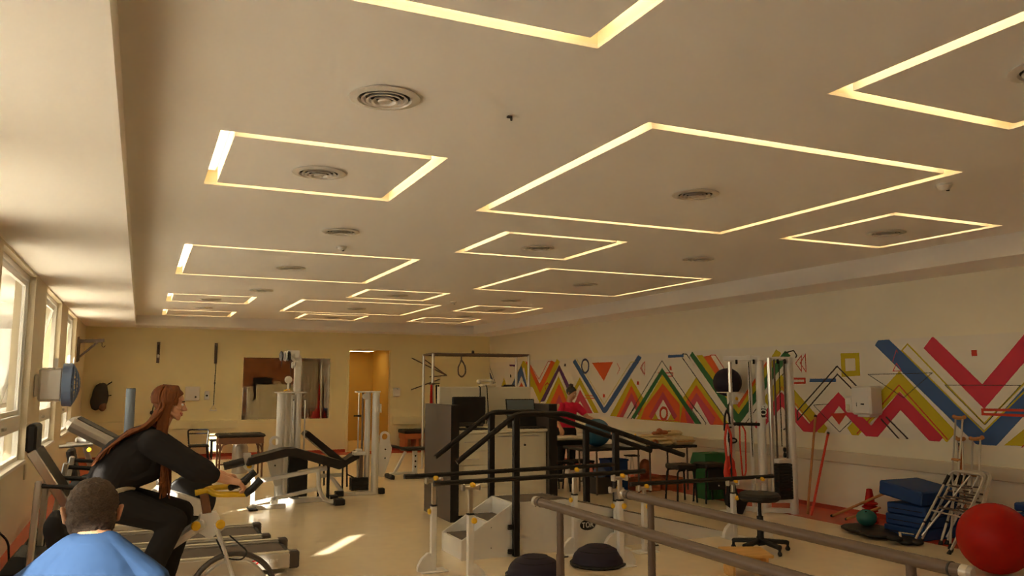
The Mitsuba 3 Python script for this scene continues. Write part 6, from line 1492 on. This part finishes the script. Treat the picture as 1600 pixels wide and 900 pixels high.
# the woman in pink behind the couch
t = Thing('person', 'woman with dark tied hair in a pink shirt leaning over the couch', 'person')
WX, WY = 7.06, 13.02
hp, P, R, S_ = head((WX + 0.02, WY - 0.07, 1.575), (0.55, -0.80, -0.35), (0.1, -0.3, 1), 0.95)
nk = limb(((WX, WY - 0.0, 1.38), 0.052), ((WX + 0.01, WY - 0.03, 1.49), 0.050))
tor = limb(((WX, WY + 0.12, 0.92), (0.17, 0.13, 0.12)), ((WX - 0.01, WY + 0.07, 1.12), (0.15, 0.12, 0.12)), ((WX, WY + 0.02, 1.30), (0.165, 0.115, 0.09)), ((WX, WY, 1.36), (0.12, 0.08, 0.06)))
arms, legs, J = [], [], {}
for s in (-1, 1):
    sh = np.array([WX + 0.195 * s, WY + 0.0, 1.335])
    el = np.array([WX - 0.27, WY - 0.06, 1.06]) if s < 0 else np.array([WX + 0.32, WY - 0.10, 1.14])
    wr = np.array([WX - 0.30, WY - 0.24, 0.975]) if s < 0 else np.array([WX + 0.40, WY - 0.34, 1.07])
    arms += limb((sh, 0.055), (el, 0.042), (wr, 0.028)) + hand(wr, (0.0, -0.5, -0.75) if s < 0 else (0.35, -0.9, -0.2), (0, 0.6, -0.6), (0.9, -0.2, 0) if s < 0 else (-0.9, -0.3, 0), (20, 25, 20), 0.95, 0.4)
    hip, kn, an = np.array([WX + 0.09 * s, WY + 0.13, 0.88]), np.array([WX + 0.11 * s, WY + 0.12, 0.48]), np.array([WX + 0.12 * s, WY + 0.18, 0.10])
    legs += limb((hip, 0.105), (kn, 0.06), (an, 0.04)) + limb((an - [0, -0.02, 0.055], 0.034), (an + [0.02 * s, -0.14, -0.07], 0.028))
    J[s] = (sh, el, wr, hip, kn, an)
t.part('body', knit(tor + nk + hp + arms + legs, 0.011, 5), 'm_skinman', smooth=True)
face_parts(t, P, R, 0.95, smile=False)
sh_ = limb(((WX, WY + 0.12, 0.97), (0.185, 0.145, 0.06)), ((WX - 0.01, WY + 0.07, 1.12), (0.165, 0.137, 0.12)), ((WX, WY + 0.02, 1.30), (0.18, 0.13, 0.09)), ((WX, WY + 0.005, 1.37), (0.13, 0.085, 0.055)))
for s in (-1, 1):
    sh, el, wr, hip, kn, an = J[s]
    sh_ += limb((sh - [0.04 * s, 0, 0.0], 0.075), (sh + (el - sh) * 0.55, 0.065))
t.part('shirt', shell(sh_, 0.016, 4, 0.006, 11, 12), 'm_pink', 'pink short sleeved shirt', smooth=True)
tr = limb(((WX, WY + 0.13, 0.88), (0.18, 0.15, 0.10)), ((WX, WY + 0.12, 0.95), (0.175, 0.145, 0.06)))
for s in (-1, 1):
    sh, el, wr, hip, kn, an = J[s]
    tr += limb((hip, 0.118), (kn, 0.078), (an + [0, 0, 0.02], 0.065))
    t.part('shoe', knit(limb((an - [0, -0.02, 0.055], 0.042), (an + [0.02 * s, -0.14, -0.062], 0.036)), 0.014, 3, [((0, 0, 1), 0.004)]), 'm_dark', 'dark shoe', smooth=True)
t.part('trousers', shell(tr, 0.018, 4, 0.005, 10, 13), 'm_blackcloth', 'black trousers', smooth=True)
hh = m3.Manifold.hull_points((hv * np.array([0.103, 0.084, 0.094]) * 0.95) @ R.T + P(-0.016, 0, 0.034))
n_ = R @ unit((-0.8, 0, 0.6))
hh = hh.trim_by_plane(n_, float(n_ @ P(0.03, 0, 0.02)))
q = hh.refine_to_length(0.012).to_mesh()
t.part('hair', trimesh.Trimesh(q.vert_properties[:, :3], q.tri_verts, process=True), 'm_hairblack', 'dark hair tied up', smooth=True)
t.part('bun', ball(P(-0.05, 0, 0.135), 0.042, 3, (1.0, 1.0, 0.85)), 'm_hairblack', 'dark bun', smooth=True)
